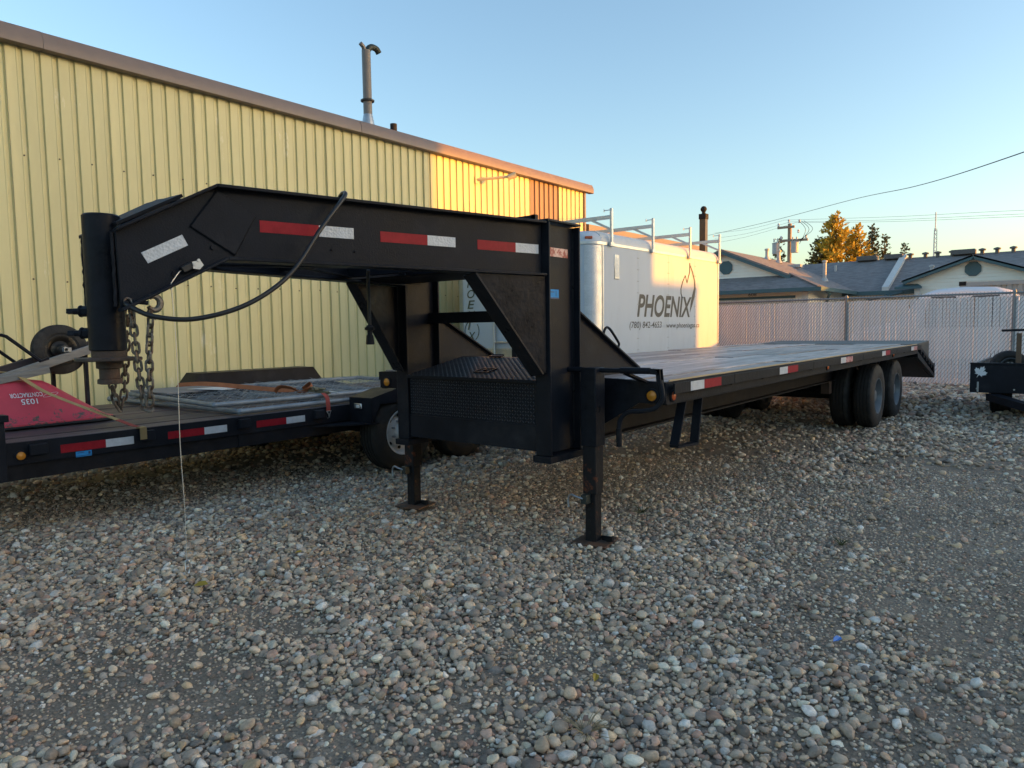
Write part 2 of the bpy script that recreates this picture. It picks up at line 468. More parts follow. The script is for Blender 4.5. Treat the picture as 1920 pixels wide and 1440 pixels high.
def scatter(r0, r1, cell, dmed, sig, dmin, dmax, ang=48, thin=0.72, lift=0.32):
    n = int(r1 / cell) + 1
    gx = np.arange(-n, n + 1) * cell
    X, Y = np.meshgrid(gx, gx[gx > -0.5])
    X = X.ravel() + rng.uniform(-0.5, 0.5, X.size) * cell
    Y = Y.ravel() + rng.uniform(-0.5, 0.5, Y.size) * cell
    r = np.hypot(X, Y)
    f = np.array([F_.x, F_.y]); f /= np.linalg.norm(f)
    ca = (X * f[0] + Y * f[1]) / np.maximum(r, 1e-6)
    k = (r > r0) & (r < r1) & (ca > math.cos(R(ang))) & (X > -7.95) & (Y < 16.7)
    # hidden under the parked trailer at the far left and the cargo trailer
    k &= ~((X < -5.0) & (Y > 8.6) & (Y < 12.0))
    for fx_, fy_ in ((-2.175, 3.497), (-3.685, 3.497)): k &= ~((np.abs(X - fx_) < 0.115) & (np.abs(Y - fy_) < 0.11))
    X, Y = X[k], Y[k]
    D = dirt(X, Y)
    k = rng.random(X.size) > thin * D
    X, Y, D = X[k], Y[k], D[k]
    d = np.clip(dmed * np.exp(rng.normal(0, sig, X.size)), dmin, dmax) * (1 - 0.42 * D * rng.random(X.size))
    flat = rng.uniform(0.5, 0.85, X.size); asp = rng.uniform(0.68, 1.0, X.size)
    S = np.stack([d * 1.15, d * 1.15 * asp, d * flat], 1)
    rot = np.stack([rng.normal(0, 0.3, X.size), rng.normal(0, 0.3, X.size), rng.uniform(0, 6.283, X.size)], 1)
    Z = gz(X, Y) + d * flat * (lift + rng.uniform(-0.12, 0.3, X.size)) - 0.2 * d * D
    return np.stack([X, Y, Z], 1), rot, S
sets = [scatter(1.25, 6.5, 0.0245, 0.0260, 0.38, 0.011, 0.058, thin=0.84),
        scatter(1.25, 7.2, 0.0215, 0.0140, 0.36, 0.006, 0.024, thin=0.1, lift=0.28),
        scatter(6.5, 11.0, 0.040, 0.041, 0.36, 0.016, 0.08, thin=0.92),
        scatter(11.0, 19.0, 0.07, 0.070, 0.3, 0.03, 0.11, thin=0.6)]
SP = np.concatenate([s[0] for s in sets]); SR = np.concatenate([s[1] for s in sets]); SS = np.concatenate([s[2] for s in sets])
SI = rng.integers(0, len(stone_meshes), len(SP))
# the 300 stones that show largest become single pieces of the ground
rel = SP - np.array([0, 0, CAM_H])
zc = rel @ np.array(F_); uc = rel @ np.array(right) / zc; vc = rel @ np.array(up) / zc
vis = (zc > 0.3) & (np.abs(uc) < 0.72) & (np.abs(vc) < 0.535)
size = np.where(vis, SS[:, 0] / np.maximum(zc, 0.1), 0)
big = np.argsort(-size)[:300]
for i in big:
    o = bpy.data.objects.new('stone', stone_meshes[SI[i]])
    COL.objects.link(o)
    o.location = SP[i]; o.rotation_euler = SR[i]; o.scale = SS[i]; o.parent = ground
keep = np.ones(len(SP), bool); keep[big] = False
SP, SR, SS, SI = SP[keep], SR[keep], SS[keep], SI[keep]
pm = bpy.data.meshes.new('gravel')
pm.from_pydata(SP.tolist(), [], [])
for nm, arr in (('rot', SR), ('scl', SS)):
    a = pm.attributes.new(nm, 'FLOAT_VECTOR', 'POINT'); a.data.foreach_set('vector', arr.astype(np.float32).ravel())
a = pm.attributes.new('idx', 'INT', 'POINT'); a.data.foreach_set('value', SI.astype(np.int32))
gravel = bpy.data.objects.new('gravel', pm); COL.objects.link(gravel)
tag(gravel, 'mixed grey and brown river gravel spread over the yard', 'gravel', kind='stuff')
scol = bpy.data.collections.new('stone_kinds')
for k, me in enumerate(stone_meshes):
    so_ = bpy.data.objects.new('stone_kind_%02d' % k, me); scol.objects.link(so_)
ng = bpy.data.node_groups.new('gravel_scatter', 'GeometryNodeTree')
ng.interface.new_socket('Geometry', in_out='INPUT', socket_type='NodeSocketGeometry')
ng.interface.new_socket('Geometry', in_out='OUTPUT', socket_type='NodeSocketGeometry')
gi = ng.nodes.new('NodeGroupInput'); go = ng.nodes.new('NodeGroupOutput')
iop = ng.nodes.new('GeometryNodeInstanceOnPoints'); ci = ng.nodes.new('GeometryNodeCollectionInfo')
ci.inputs['Collection'].default_value = scol
ci.inputs['Separate Children'].default_value = True; ci.inputs['Reset Children'].default_value = True
def nattr(nm, ty):
    n = ng.nodes.new('GeometryNodeInputNamedAttribute'); n.data_type = ty; n.inputs['Name'].default_value = nm
    return n.outputs['Attribute']
e2r = ng.nodes.new('FunctionNodeEulerToRotation')
ng.links.new(nattr('rot', 'FLOAT_VECTOR'), e2r.inputs[0])
ng.links.new(gi.outputs[0], iop.inputs['Points'])
ng.links.new(ci.outputs[0], iop.inputs['Instance'])
iop.inputs['Pick Instance'].default_value = True
ng.links.new(nattr('idx', 'INT'), iop.inputs['Instance Index'])
ng.links.new(e2r.outputs[0], iop.inputs['Rotation'])
ng.links.new(nattr('scl', 'FLOAT_VECTOR'), iop.inputs['Scale'])
ng.links.new(iop.outputs[0], go.inputs[0])
md = gravel.modifiers.new('scatter', 'NODES'); md.node_group = ng
print('stones', len(SP))

# ------------------------------------------------------------------ yellow metal building
YEL = mat('pale_yellow_siding', (0.58, 0.54, 0.295), 0.5, var=0.07, scale=2.2, col2=(0.76, 0.72, 0.55), mix_scale=2.6, mix_pos=0.67, mix_w=0.05, stretch=(1, 1.6, 0.45), bump=0.03, bscale=20, rand=0.05)
BRN = mat('brown_siding', (0.22, 0.135, 0.085), 0.5, var=0.08, scale=3)
TRIM = mat('brown_metal_trim', (0.175, 0.135, 0.12), 0.45, var=0.12, scale=4, col2=(0.45, 0.43, 0.42), mix_scale=7, mix_pos=0.745, mix_w=0.02)
WX = -8.0
bld = empty('metal_building', (WX, 3.5, 0), 'long pale yellow ribbed metal building with brown eave trim', 'building')
pitch_r = 0.1524
def panel_profile(y0, y1, dx=0.0):
    pts = []
    n = round((y1 - y0) / pitch_r)
    for i in range(n):
        a = y0 + i * pitch_r
        pts += [(a, 0.0), (a + 0.088, 0.0), (a + 0.094, 0.0035), (a + 0.100, 0.0), (a + 0.104, 0.0), (a + 0.112, -0.021), (a + 0.140, -0.021), (a + 0.148, 0.0)]
    pts.append((y1, 0.0))
    # lapped edge
    pts.insert(1, (y0 + 0.010, 0.0)); pts[0] = (y0, 0.004)
    return [(WX + x + dx, y) for y, x in pts]
PW = pitch_r * 6
y = 12.52 - 20 * PW
panels = []
k = 0
while y < 12.51:
    ye = y + PW
    brown = 10.7 < (y + ye) / 2 < 11.65
    pr = panel_profile(y, ye - 0.001, 0.002 * (k % 2))
    b = B()
    zt = 4.06
    vs = [(x, yy, 0.12) for x, yy in pr] + [(x, yy, zt) for x, yy in pr]
    n = len(pr)
    b.add(vs, [(i, i + 1, n + i + 1, n + i) for i in range(n - 1)])
    b.build('wall_panel', BRN if brown else YEL, bld, sharp=25, label='brown wall panel' if brown else None)
    y = ye; k += 1
YA = 12.52 - 20 * PW
B().box(WX - 9.0, WX - 0.05, YA + 0.01, 12.50, 0.0, 4.02).build('wall_core', YEL, bld)
B().box(WX - 9.05, WX + 0.03, YA - 0.03, 12.56, 0.0, 0.12).build('foundation', mat('old_concrete', (0.28, 0.27, 0.25), 0.85, var=0.2), bld)
B().box(WX - 0.03, WX + 0.025, 12.50, 12.55, 0.12, 4.05).build('corner_trim', TRIM, bld)
# eave trim in lengths, each with its own lapped joint
def eave(y0, y1, d):
    pr = [(WX - 0.01, 4.035), (WX + 0.085 + d, 4.03), (WX + 0.10 + d, 4.04), (WX + 0.10 + d, 4.125 + d), (WX + 0.06, 4.205 + d), (WX - 0.3, 4.26), (WX - 0.3, 4.2), (WX - 0.01, 4.17)]
    b = B(); b.prism([(x, y0, z) for x, z in pr], (0, y1 - y0, 0))
    return b.build('eave_trim', TRIM, bld)
for a, c, d in ((YA - 0.1, -0.4, 0), (-0.4, 2.76, 0.003), (2.76, 6.66, 0.0), (6.66, 9.75, 0.003), (9.75, 12.74, 0)): eave(a, c - 0.004, d)
b = B(); b.prism([(WX - 0.28, YA - 0.1, 4.24), (WX - 4.6, YA - 0.1, 4.75), (WX - 9.2, YA - 0.1, 4.22), (WX - 9.2, YA - 0.1, 4.16), (WX - 4.6, YA - 0.1, 4.68), (WX - 0.28, YA - 0.1, 4.18)], (0, 12.8 - YA, 0))
b.build('roof', TRIM, bld)
# screw heads along the girts
b = B()
for z, ph in ((3.02, 0.0), (1.83, 0.03)):
    for i in range(62):
        yy = 12.52 - i * pitch_r * 2 - 0.19 + random.uniform(-0.02, 0.02)
        zz = z + random.uniform(-0.012, 0.012)
        b.cyl((WX + 0.001, yy, zz), (WX + 0.009, yy, zz), 0.0085, 7)
b.build('screw_heads', mat('dark_screw', (0.06, 0.05, 0.04), 0.6), bld, kind='stuff')
# bracket arm under the eave
b = B(); b.box(WX, WX + 0.02, 9.14, 9.22, 3.72, 3.84)
b.tube(catmull([(WX + 0.01, 9.18, 3.79), (WX + 0.16, 9.3, 3.80), (WX + 0.42, 9.55, 3.84)], 5), 0.024, 8)
b.cyl((WX + 0.40, 9.53, 3.82), (WX + 0.50, 9.62, 3.87), 0.045, 10, 0.052)
b.build('lamp_arm', mat('cream_paint', (0.62, 0.53, 0.32), 0.5), bld)
# lower annex behind the end wall
anx = empty('annex', (-8.6, 14.0, 0), 'low brown-sided annex with sloped roof behind the yellow building', 'building')
B().box(-14.0, -8.3, 12.9, 18.5, 0, 3.35).build('wall', mat('annex_siding', (0.35, 0.20, 0.12), 0.6, var=0.1), anx)
b = B(); b.prism([(-8.0, 12.7, 3.28), (-8.0, 12.7, 3.42), (-11.0, 12.7, 4.0), (-14.2, 12.7, 3.42), (-14.2, 12.7, 3.28)], (0, 6.0, 0)); b.build('roof', TRIM, anx)

chim = empty('chimney_pipe', (-8.8, 7.55, 4.3), 'tall grey-brown flue pipe with black elbow cap on the roof', 'chimney')
CHM = mat('flue_paint', (0.19, 0.165, 0.15), 0.5, var=0.2, scale=6, col2=(0.5, 0.5, 0.48), mix_scale=6, mix_pos=0.72, mix_w=0.03)
b = B(); b.cyl((-8.8, 7.55, 4.45), (-8.8, 7.55, 5.62), 0.068, 20); b.build('pipe', CHM, chim)
b = B(); b.lathe([(0.069, -0.01), (0.105, -0.012), (0.108, 0.008), (0.069, 0.03)], (-8.8, 7.55, 4.86), (0, 0, 1), 20); b.build('storm_collar', mat('dark_flue', (0.06, 0.055, 0.05), 0.6), chim)
b = B(); b.lathe([(0.125, 4.22), (0.115, 4.42), (0.075, 4.62), (0.0695, 4.65)], (-8.8, 7.55, 0), (0, 0, 1), 20); b.build('base_cone', GALV, chim)
b = B(); b.tube(catmull([(-8.8, 7.57, 5.58), (-8.8, 7.60, 5.66), (-8.8, 7.67, 5.705), (-8.8, 7.76, 5.70), (-8.8, 7.81, 5.65)], 5), 0.047, 12); b.build('elbow_cap', mat('black_flue_cap', (0.02, 0.03, 0.028), 0.6), chim)
b = B(); b.tube([(-8.8, 7.53, 5.56), (-8.8, 7.50, 5.66), (-8.8, 7.44, 5.70)], 0.033, 12); b.build('vent_tip', CHM, chim)
pv = empty('plumbing_vent', (-8.8, 8.08, 4.3), 'short black vent stub on the roof beside the flue', 'vent')
b = B(); b.lathe([(0.11, 4.2), (0.105, 4.42), (0.055, 4.5), (0.055, 4.62), (0.0, 4.62)], (-8.8, 8.08, 0), (0, 0, 1), 16); b.build('stub', DARK, pv)

# ------------------------------------------------------------------ warehouse to the right of the yard: shades the whole lot
wh = empty('warehouse', (30, 4, 0), 'tall tan warehouse far along the right side of the yard, out of frame', 'building')
WHM = mat('tan_wall', (0.42, 0.38, 0.30), 0.7, var=0.08)
WHY = 27.8
B().box(30.0, 42.0, -40.0, WHY, 0, 7.9).build('wall', WHM, wh)
B().box(29.8, 42.2, -40.2, WHY + 0.02, 7.9, 8.15).build('roof', TRIM, wh)
B().box(30.2, 33.0, 26.4, WHY + 0.35, 8.15, 9.95).build('chimney_sun_block', GALV, wh)  # unseen block added on the roof to keep sun off the chimney
for yy in (-20, -12, -4, 4, 12):
    B().box(29.93, 30.0, yy, yy + 3.6, 0.02, 3.8).build('door', mat('door_white', (0.6, 0.6, 0.58), 0.6), wh, bevel=0.02)
    B().box(29.95, 30.0, yy + 4.6, yy + 6.2, 2.2, 3.4).build('window', mat('dark_window', (0.03, 0.035, 0.04), 0.15), wh, bevel=0.02)
sh = empty('storage_shed', (31.5, WHY + 0.8, 0), 'narrow shed standing against the end of the warehouse, out of frame', 'shed')
B().box(30.0, 33.0, WHY + 0.04, WHY + 1.6, 0, 5.25).build('wall', WHM, sh)
B().box(29.95, 33.1, WHY + 0.03, WHY + 1.62, 5.25, 5.4).build('roof', TRIM, sh)
# ------------------------------------------------------------------ slatted chain-link fence
FY = 16.80
fence = empty('chain_link_fence', (-3.96, FY, 0), 'white slatted chain-link fence across the back of the yard', 'fence')
SLAT = mat('white_vinyl_slat', (0.93, 0.94, 0.945), 0.55, var=0.05, scale=3, transl=0.10, spec=0.3, rand=0.05)
POSTM = mat('weathered_fence_pipe', (0.24, 0.27, 0.28), 0.5, metal=0.4, var=0.15)
FWIRE = mat('fence_wire', (0.17, 0.185, 0.20), 0.5, metal=0.2, var=0.1)
sb = B(); sb.box(-0.026, 0.026, -0.006, 0.006, 0.03, 1.775)
first = None
x = -8.0
while x < 1.0:
    if first is None:
        first = sb.build('slat', SLAT, None); first.parent = fence
        first.location = (x + 3.96, 0, 0)
    else:
        o = first.copy(); COL.objects.link(o)
        o.location = (x + 3.96, random.uniform(-0.001, 0.001), random.uniform(-0.012, 0.004))
        o.rotation_euler = (0, random.gauss(0, 0.002), random.gauss(0, 0.05))
    x += 0.060
b = B()
while x < 9.0:
    b.box(x - 0.026, x + 0.026, FY - 0.006, FY + 0.006, 0.03, 1.775); x += 0.060
b.build('slat_rows', SLAT, fence, kind='stuff')
b = B()
H0, H1 = 0.03, 1.83
for s, yy in ((1, FY - 0.013), (-1, FY + 0.013)):
    xx = -9.4
    while xx < 9.2:
        x0, z0, x1, z1 = xx, H0, xx + (H1 - H0) * 0.69, H1
        if s < 0: x0, x1 = x1, x0
        lo, hi = -8.05, 9.0
        P0, P1 = Vector((x0, yy, z0)), Vector((x1, yy, z1))
        if max(P0.x, P1.x) > lo and min(P0.x, P1.x) < hi:
            def cut(A, Bq):
                for lim, sg in ((lo, 1), (hi, -1)):
                    if (A.x - lim) * sg < 0:
                        t = (lim - A.x) / (Bq.x - A.x); A = A + (Bq - A) * t
                return A
            P0, P1 = cut(P0, P1), cut(P1, P0)
            b.tube([P0, P1], 0.0036, 4, caps=False)
        xx += 0.060
# knuckled twists above the top rail
xx = -8.0
while xx < 9.0:
    b.tube([(xx, FY - 0.02, 1.80), (xx + 0.008, FY, 1.872), (xx + 0.016, FY + 0.015, 1.80)], 0.0035, 4, caps=False); xx += 0.060
b.build('wire_mesh', FWIRE, fence, kind='stuff')
B().tube([(-8.05, FY, 1.835), (9.0, FY, 1.835)], 0.021, 10).build('top_rail', POSTM, fence)
for xx in (-6.96, -3.96, -0.96, 2.04, 5.04, 8.04):
    b = B(); b.cyl((xx, FY - 0.05, -0.1), (xx, FY - 0.05, 1.86), 0.03, 12)
    b.lathe([(0.034, 1.84), (0.034, 1.87), (0.02, 1.90), (0.0, 1.905)], (xx, FY - 0.05, 0), (0, 0, 1), 12)
    for zz in (0.4, 0.9, 1.35): b.lathe([(0.031, -0.012), (0.036, -0.01), (0.036, 0.01), (0.031, 0.012)], (xx, FY - 0.05, zz), (0, 0, 1), 12)
    b.build('post', POSTM, fence)

# ------------------------------------------------------------------ houses beyond the fence
CREAM = mat('cream_siding', (0.86, 0.83, 0.73), 0.6, var=0.05, scale=2)
TEAL = mat('teal_painted_trim', (0.055, 0.115, 0.13), 0.55, var=0.1)
def shingle():
    m = bpy.data.materials.new('grey_shingle'); m.use_nodes = True
    nt = m.node_tree; N, L = nt.nodes, nt.links; b = N['Principled BSDF']; b.inputs['Roughness'].default_value = 0.9
    tc = N.new('ShaderNodeTexCoord'); br = N.new('ShaderNodeTexNoise'); mp = N.new('ShaderNodeMapping')
    mp.inputs['Scale'].default_value = (2.2, 2.2, 14); L.new(tc.outputs['Object'], mp.inputs['Vector']); L.new(mp.outputs[0], br.inputs['Vector'])
    br.inputs['Scale'].default_value = 1.6; br.inputs['Detail'].default_value = 5; br.inputs['Roughness'].default_value = 0.7
    cr = N.new('ShaderNodeValToRGB'); e = cr.color_ramp.elements
    e[0].position = 0.3; e[0].color = (0.135, 0.125, 0.125, 1); e[1].position = 0.72; e[1].color = (0.27, 0.255, 0.25, 1)
    L.new(br.outputs['Fac'], cr.inputs[0]); L.new(cr.outputs[0], b.inputs['Base Color'])
    bp = N.new('ShaderNodeBump'); bp.inputs['Strength'].default_value = 0.5; bp.inputs['Distance'].default_value = 0.03
    L.new(br.outputs['Fac'], bp.inputs['Height']); L.new(bp.outputs[0], b.inputs['Normal'])
    return m
SHING = shingle()
def siding(x0, x1, z0, z1, yy, clip=None, step=0.125):
    """lapped boards facing -Y; clip(z) gives the x-range of a gable"""
    b = B(); z = z0
    while z < z1 - 0.01:
        zt = min(z + step, z1)
        a0, a1 = clip(z) if clip else (x0, x1)
        c0, c1 = clip(zt) if clip else (x0, x1)
        b.add([(a0, yy - 0.022, z), (a1, yy - 0.022, z), (c1, yy, zt), (c0, yy, zt), (a0, yy, z), (a1, yy, z)], [(0, 1, 2, 3), (4, 5, 1, 0)])
        z = zt
    return b
def octagon(cx, yy, cz, r):
    b = B(); b.prism([(cx + r*math.cos(R(22.5 + 45*i)), yy, cz + r*math.sin(R(22.5 + 45*i))) for i in range(8)], (0, -0.04, 0)); return b
h1 = empty('house', (-10.5, 27, 0), 'cream house with teal trim and octagon gable vent beside the white cargo trailer', 'house')
RX, RZ, EX, EZ = -10.86, 4.23, -7.0, 2.58
LX = 2*RX - EX
B().box(LX + 0.5, EX - 0.5, 26.45, 38, 0, 2.52).build('wall', CREAM, h1)
siding(LX + 0.5, EX - 0.5, 0.2, 2.5, 26.44).build('front_siding', CREAM, h1)
def clipg(z):
    t = (4.08 - z) / 0.4275
    return (RX - t, RX + t)
siding(0, 0, 2.95, 4.06, 26.98, clipg).build('gable_siding', CREAM, h1)
B().prism([(RX - 2.9, 26.99, 2.9), (RX + 2.9, 26.99, 2.9), (RX, 26.99, 4.12)], (0, 0.3, 0)).build('gable_wall', CREAM, h1)
octagon(RX + 0.12, 26.96, 3.52, 0.27).build('gable_vent', TEAL, h1, bevel=0.01)
for sx in (1, -1):
    b = B(); b.bar((RX, 26.72, RZ - 0.1), (RX + sx * 2.62, 26.72, RZ - 0.1 - 2.62 * 0.4275), 0.06, 0.17); b.build('barge_board', TEAL, h1)
    ex = RX + sx * (EX - RX); bx_ = RX + sx * 2.55
    top = [(RX, 26.68, RZ), (RX, 38, RZ), (ex, 38, EZ), (ex, 25.9, EZ), (bx_, 26.9, RZ - 2.55*0.4275), (bx_, 26.68, RZ - 2.55*0.4275)]
    b = B(); b.prism(top, (0, 0, -0.07)); b.build('roof_slope', SHING, h1)
B().prism([(EX, 25.9, EZ - 0.003), (RX + 2.55, 27.02, 3.135), (RX - 2.55, 27.02, 3.135), (LX, 25.9, EZ - 0.003)], (0, 0.03, -0.06)).build('skirt_roof', SHING, h1)
B().bar((EX, 25.9, EZ + 0.02), (RX + 2.55, 27.0, 3.17), 0.16, 0.03).build('hip_cap', SHING, h1)
B().box(LX, EX, 25.84, 25.90, EZ - 0.14, EZ - 0.005).build('fascia', TEAL, h1)
B().box(EX, EX + 0.07, 25.84, 31.3, EZ - 0.14, EZ - 0.005).build('gutter', TEAL, h1)
B().box(-11.3, -8.05, 26.38, 26.43, 0, 2.24).build('garage_door', mat('garage_white', (0.6, 0.58, 0.52), 0.6), h1)
B().box(-11.4, -7.95, 26.37, 26.40, 2.245, 2.33).build('garage_trim', TEAL, h1)
B().box(-7.72, -7.5, 26.36, 26.44, 0, 2.44).build('corner_board', mat('white_board', (0.7, 0.69, 0.66), 0.6), h1)
text_mesh('608', (-9.65, 26.40, 2.36), (1, 0, 0), (0, 0, 1), 0.30, 0.115, mat('dark_numerals', (0.04, 0.04, 0.045), 0.5), h1, 'house_number', depth=0.012)
PVC = mat('vent_pipe_grey', (0.45, 0.44, 0.42), 0.5)
for px, py, hh, rr in ((-10.55, 31.0, 0.42, 0.07), (-10.25, 31.6, 0.5, 0.08), (-8.03, 30.4, 0.78, 0.07)):
    zb = RZ - (px - RX) * 0.4275
    b = B(); b.cyl((px, py, zb - 0.05), (px, py, zb + hh), rr, 12); b.lathe([(rr, hh - 0.05), (rr + 0.03, hh - 0.03), (rr + 0.03, hh + 0.03), (0, hh + 0.05)], (px, py, zb), (0, 0, 1), 12); b.lathe([(rr + 0.09, -0.03), (rr + 0.01, 0.12)], (px, py, zb), (0, 0, 1), 12)
    b.build('vent_pipe', PVC, h1)
B().cbox((-9.7, 32.4, RZ - 1.16*0.4275 + 0.1), (0.4, 0.4, 0.16)).build('roof_vent', PVC, h1, bevel=0.03)
B().tube(catmull([(EX - 0.05, 26.9, 2.46), (EX - 0.1, 27.6, 2.38), (EX - 0.42, 28.5, 2.2), (EX - 0.45, 28.6, 1.6)], 4), 0.05, 8).build('downspout', TEAL, h1)

h2 = empty('row_house', (-3, 32, 0), 'long low cream row house with grey roof and front gable behind the fence', 'house')
GY, GE = 34.6, 31.0
B().box(-11.8, 12, 31.4, 38, 0, 2.5).build('wall', CREAM, h2)
b = B(); b.prism([(-12.2, GE, 2.56), (-12.2, GY, 4.06), (-12.2, 38.4, 2.5), (-12.2, 38.4, 2.42), (-12.2, GY, 3.96), (-12.2, GE, 2.48)], (24.5, 0, 0)); b.build('roof', SHING, h2)
B().box(-12.2, 12.3, GE - 0.06, GE, 2.40, 2.555).build('gutter', TEAL, h2)
b = B(); b.prism([(-6.05, GE - 0.02, 2.44), (-6.05, GE - 0.02, 2.70), (-6.05, GY + 0.05, 4.22), (-6.05, GY + 0.05, 3.9)], (0.24, 0, 0)); b.build('parapet', mat('pale_metal', (0.62, 0.6, 0.56), 0.5), h2)
def clip2(z):
    t = (3.52 - z) / 0.36
    return (-2.96 - t, -2.96 + t)
siding(0, 0, 2.62, 3.5, 30.28, clip2).build('gable_siding', CREAM, h2)
B().prism([(-2.96 - 2.5, 30.3, 2.62), (-2.96 + 2.5, 30.3, 2.62), (-2.96, 30.3, 3.52)], (0, 0.3, 0)).build('gable_wall', CREAM, h2)
siding(-4.75, -1.15, 0.0, 2.63, 30.28).build('front_siding', CREAM, h2)
B().box(-4.75, -1.15, 30.3, 31.4, 0, 2.62).build('porch_wall', CREAM, h2)
octagon(-2.98, 30.26, 3.17, 0.27).build('gable_vent', TEAL, h2, bevel=0.01)
for s in (1, -1):
    b = B(); b.bar((-2.96, 30.0, 3.58), (-2.96 + s*2.2, 30.0, 3.58 - 2.2*0.36), 0.06, 0.15); b.build('barge_board', TEAL, h2)
    b = B(); b.prism([(-2.96, 29.97, 3.66), (-2.96, 34.0, 3.66), (-2.96 + s*2.25, 34.0, 2.85), (-2.96 + s*2.25, 29.97, 2.85)], (0, 0, -0.06)); b.build('gable_roof', SHING, h2)
    b = B(); b.prism([(-2.96 + s*2.45, 29.9, 2.62), (-2.96 + s*1.55, 29.9, 2.62), (-2.96 + s*1.75, 30.3, 2.74), (-2.96 + s*2.3, 30.3, 2.74)], (0, 0, -0.08)); b.build('eave_return', TEAL, h2)
B().box(-4.80, -4.60, 30.2, 30.27, 0, 2.55).build('corner_board', MATS['white_board'], h2)
B().tube([(-5.3, 30.9, 2.46), (-6.1, 30.95, 2.3), (-6.6, 30.95, 2.2)], 0.05, 8).build('downspout', TEAL, h2)
for vx in (-5.66, -5.1, -4.65, -4.13, -3.1, -2.6, -2.07, -1.3, -0.6):
    b = B(); b.lathe([(0.07, -0.15), (0.07, 0.1), (0.13, 0.11), (0.13, 0.17), (0.0, 0.21)], (vx, GY - 0.15, 4.04), (0, 0, 1), 10); b.build('ridge_vent', mat('dark_vent', (0.12, 0.11, 0.105), 0.7), h2)
for vx, w in ((-7.35, 0.8), (-6.3, 0.7), (-3.75, 0.85)):
    b = B(); b.cbox((vx, GY - 0.05, 4.14), (w, 0.5, 0.2)); b.build('ridge_box', MATS['dark_vent'], h2, bevel=0.02)
b = B(); b.cyl((-4.55, 32.3, 3.0), (-4.55, 32.3, 3.5), 0.06, 10); b.lathe([(0.06, 0.45), (0.1, 0.46), (0.1, 0.52), (0, 0.55)], (-4.55, 32.3, 3.0), (0, 0, 1), 10); b.build('vent_pipe', PVC, h2)
b = B(); b.cyl((-8.4, 33.5, 3.5), (-8.4, 33.5, 3.85), 0.05, 10); b.build('vent_pipe', PVC, h2)

# shipping container and parked vehicle behind the fence
sc_ = empty('shipping_container', (0.2, 26.2, 0), 'grey corrugated shipping container in front of the row house', 'container')
CONT = mat('container_grey', (0.30, 0.33, 0.33), 0.5, var=0.1, scale=2)
b = B(); prof = []; xx = -2.65
while xx < 3.2:
    prof += [(xx, 25.0), (xx + 0.09, 25.0), (xx + 0.13, 25.035), (xx + 0.22, 25.035)]; xx += 0.26
n = len(prof); b.add([(px, py, 0.3) for px, py in prof] + [(px, py, 2.34) for px, py in prof], [(i, i + 1, n + i + 1, n + i) for i in range(n - 1)])
b.build('corrugated_wall', CONT, sc_, sharp=20)
b = B(); b.box(-2.78, 3.3, 24.97, 25.06, 2.34, 2.46); b.box(-2.78, 3.3, 24.97, 25.06, 0.15, 0.3); b.box(-2.78, -2.64, 24.965, 25.1, 0.15, 2.465); b.box(-2.74, 3.28, 25.04, 27.4, 0.2, 2.44)
b.build('frame', CONT, sc_)
b = B(); b.box(-2.8, -2.62, 24.955, 25.1, 2.36, 2.48); b.cbox((-2.71, 24.95, 2.42), (0.08, 0.03, 0.05)); b.build('corner_casting', DARK, sc_)
van = empty('parked_van', (-2.2, 20.6, 0), 'white van parked behind the fence, only its curved roof showing', 'van')
VW = mat('white_vehicle_paint', (0.72, 0.72, 0.72), 0.22, var=0.04)
secs = [(-4.6, 0.55, 1.0), (-4.35, 0.5, 1.15), (-3.55, 0.45, 1.32), (-3.0, 0.42, 1.97), (-2.7, 0.42, 2.08), (-2.1, 0.42, 2.12), (-1.5, 0.42, 2.09), (-1.2, 0.42, 2.0), (-0.75, 0.5, 1.5), (-0.55, 0.55, 1.0)]
b = B(); ring = []
for (sx, zb, zt) in secs:
    w = 0.88; t = 0.75 if zt > 1.5 else 0.84
    ring.append([(sx, 20.6 - w, zb), (sx, 20.6 - w, min(1.05, zt - 0.08)), (sx, 20.6 - t, zt - 0.10), (sx, 20.6 - t + 0.14, zt), (sx, 20.6 + t - 0.14, zt), (sx, 20.6 + t, zt - 0.10), (sx, 20.6 + w, min(1.05, zt - 0.08)), (sx, 20.6 + w, zb)])
vs = [p for r_ in ring for p in r_]; fs = []
for i in range(len(ring) - 1):
    for k in range(8): fs.append((i*8 + k, i*8 + (k+1) % 8, (i+1)*8 + (k+1) % 8, (i+1)*8 + k))
fs += [tuple(range(8)), tuple(range(len(vs) - 1, len(vs) - 9, -1))]
b.add(vs, fs); b.build('body', VW, van, bevel=0.03, sharp=50)
GLS = mat('dark_window', (0.03, 0.035, 0.04), 0.12)
b = B(); b.add([(-3.05, 19.73, 1.16), (-1.2, 19.73, 1.16), (-1.42, 19.835, 1.9), (-2.78, 19.835, 1.9)], [(0, 1, 2, 3)]); b.build('side_window', GLS, van)
b = B(); b.add([(-3.62, 19.9, 1.36), (-3.62, 21.3, 1.36), (-3.1, 21.2, 1.9), (-3.1, 20.0, 1.9)], [(0, 1, 2, 3)]); b.build('windscreen', GLS, van)
for wx in (-3.9, -1.3):
    for wy in (19.75, 21.35):
        b = B(); b.lathe([(0.0, -0.1), (0.2, -0.1), (0.31, -0.1), (0.33, -0.05), (0.33, 0.05), (0.31, 0.1), (0.2, 0.1), (0, 0.1)], (wx, wy, 0.33), (0, 1, 0), 20); b.build('wheel', RUBBER, van)

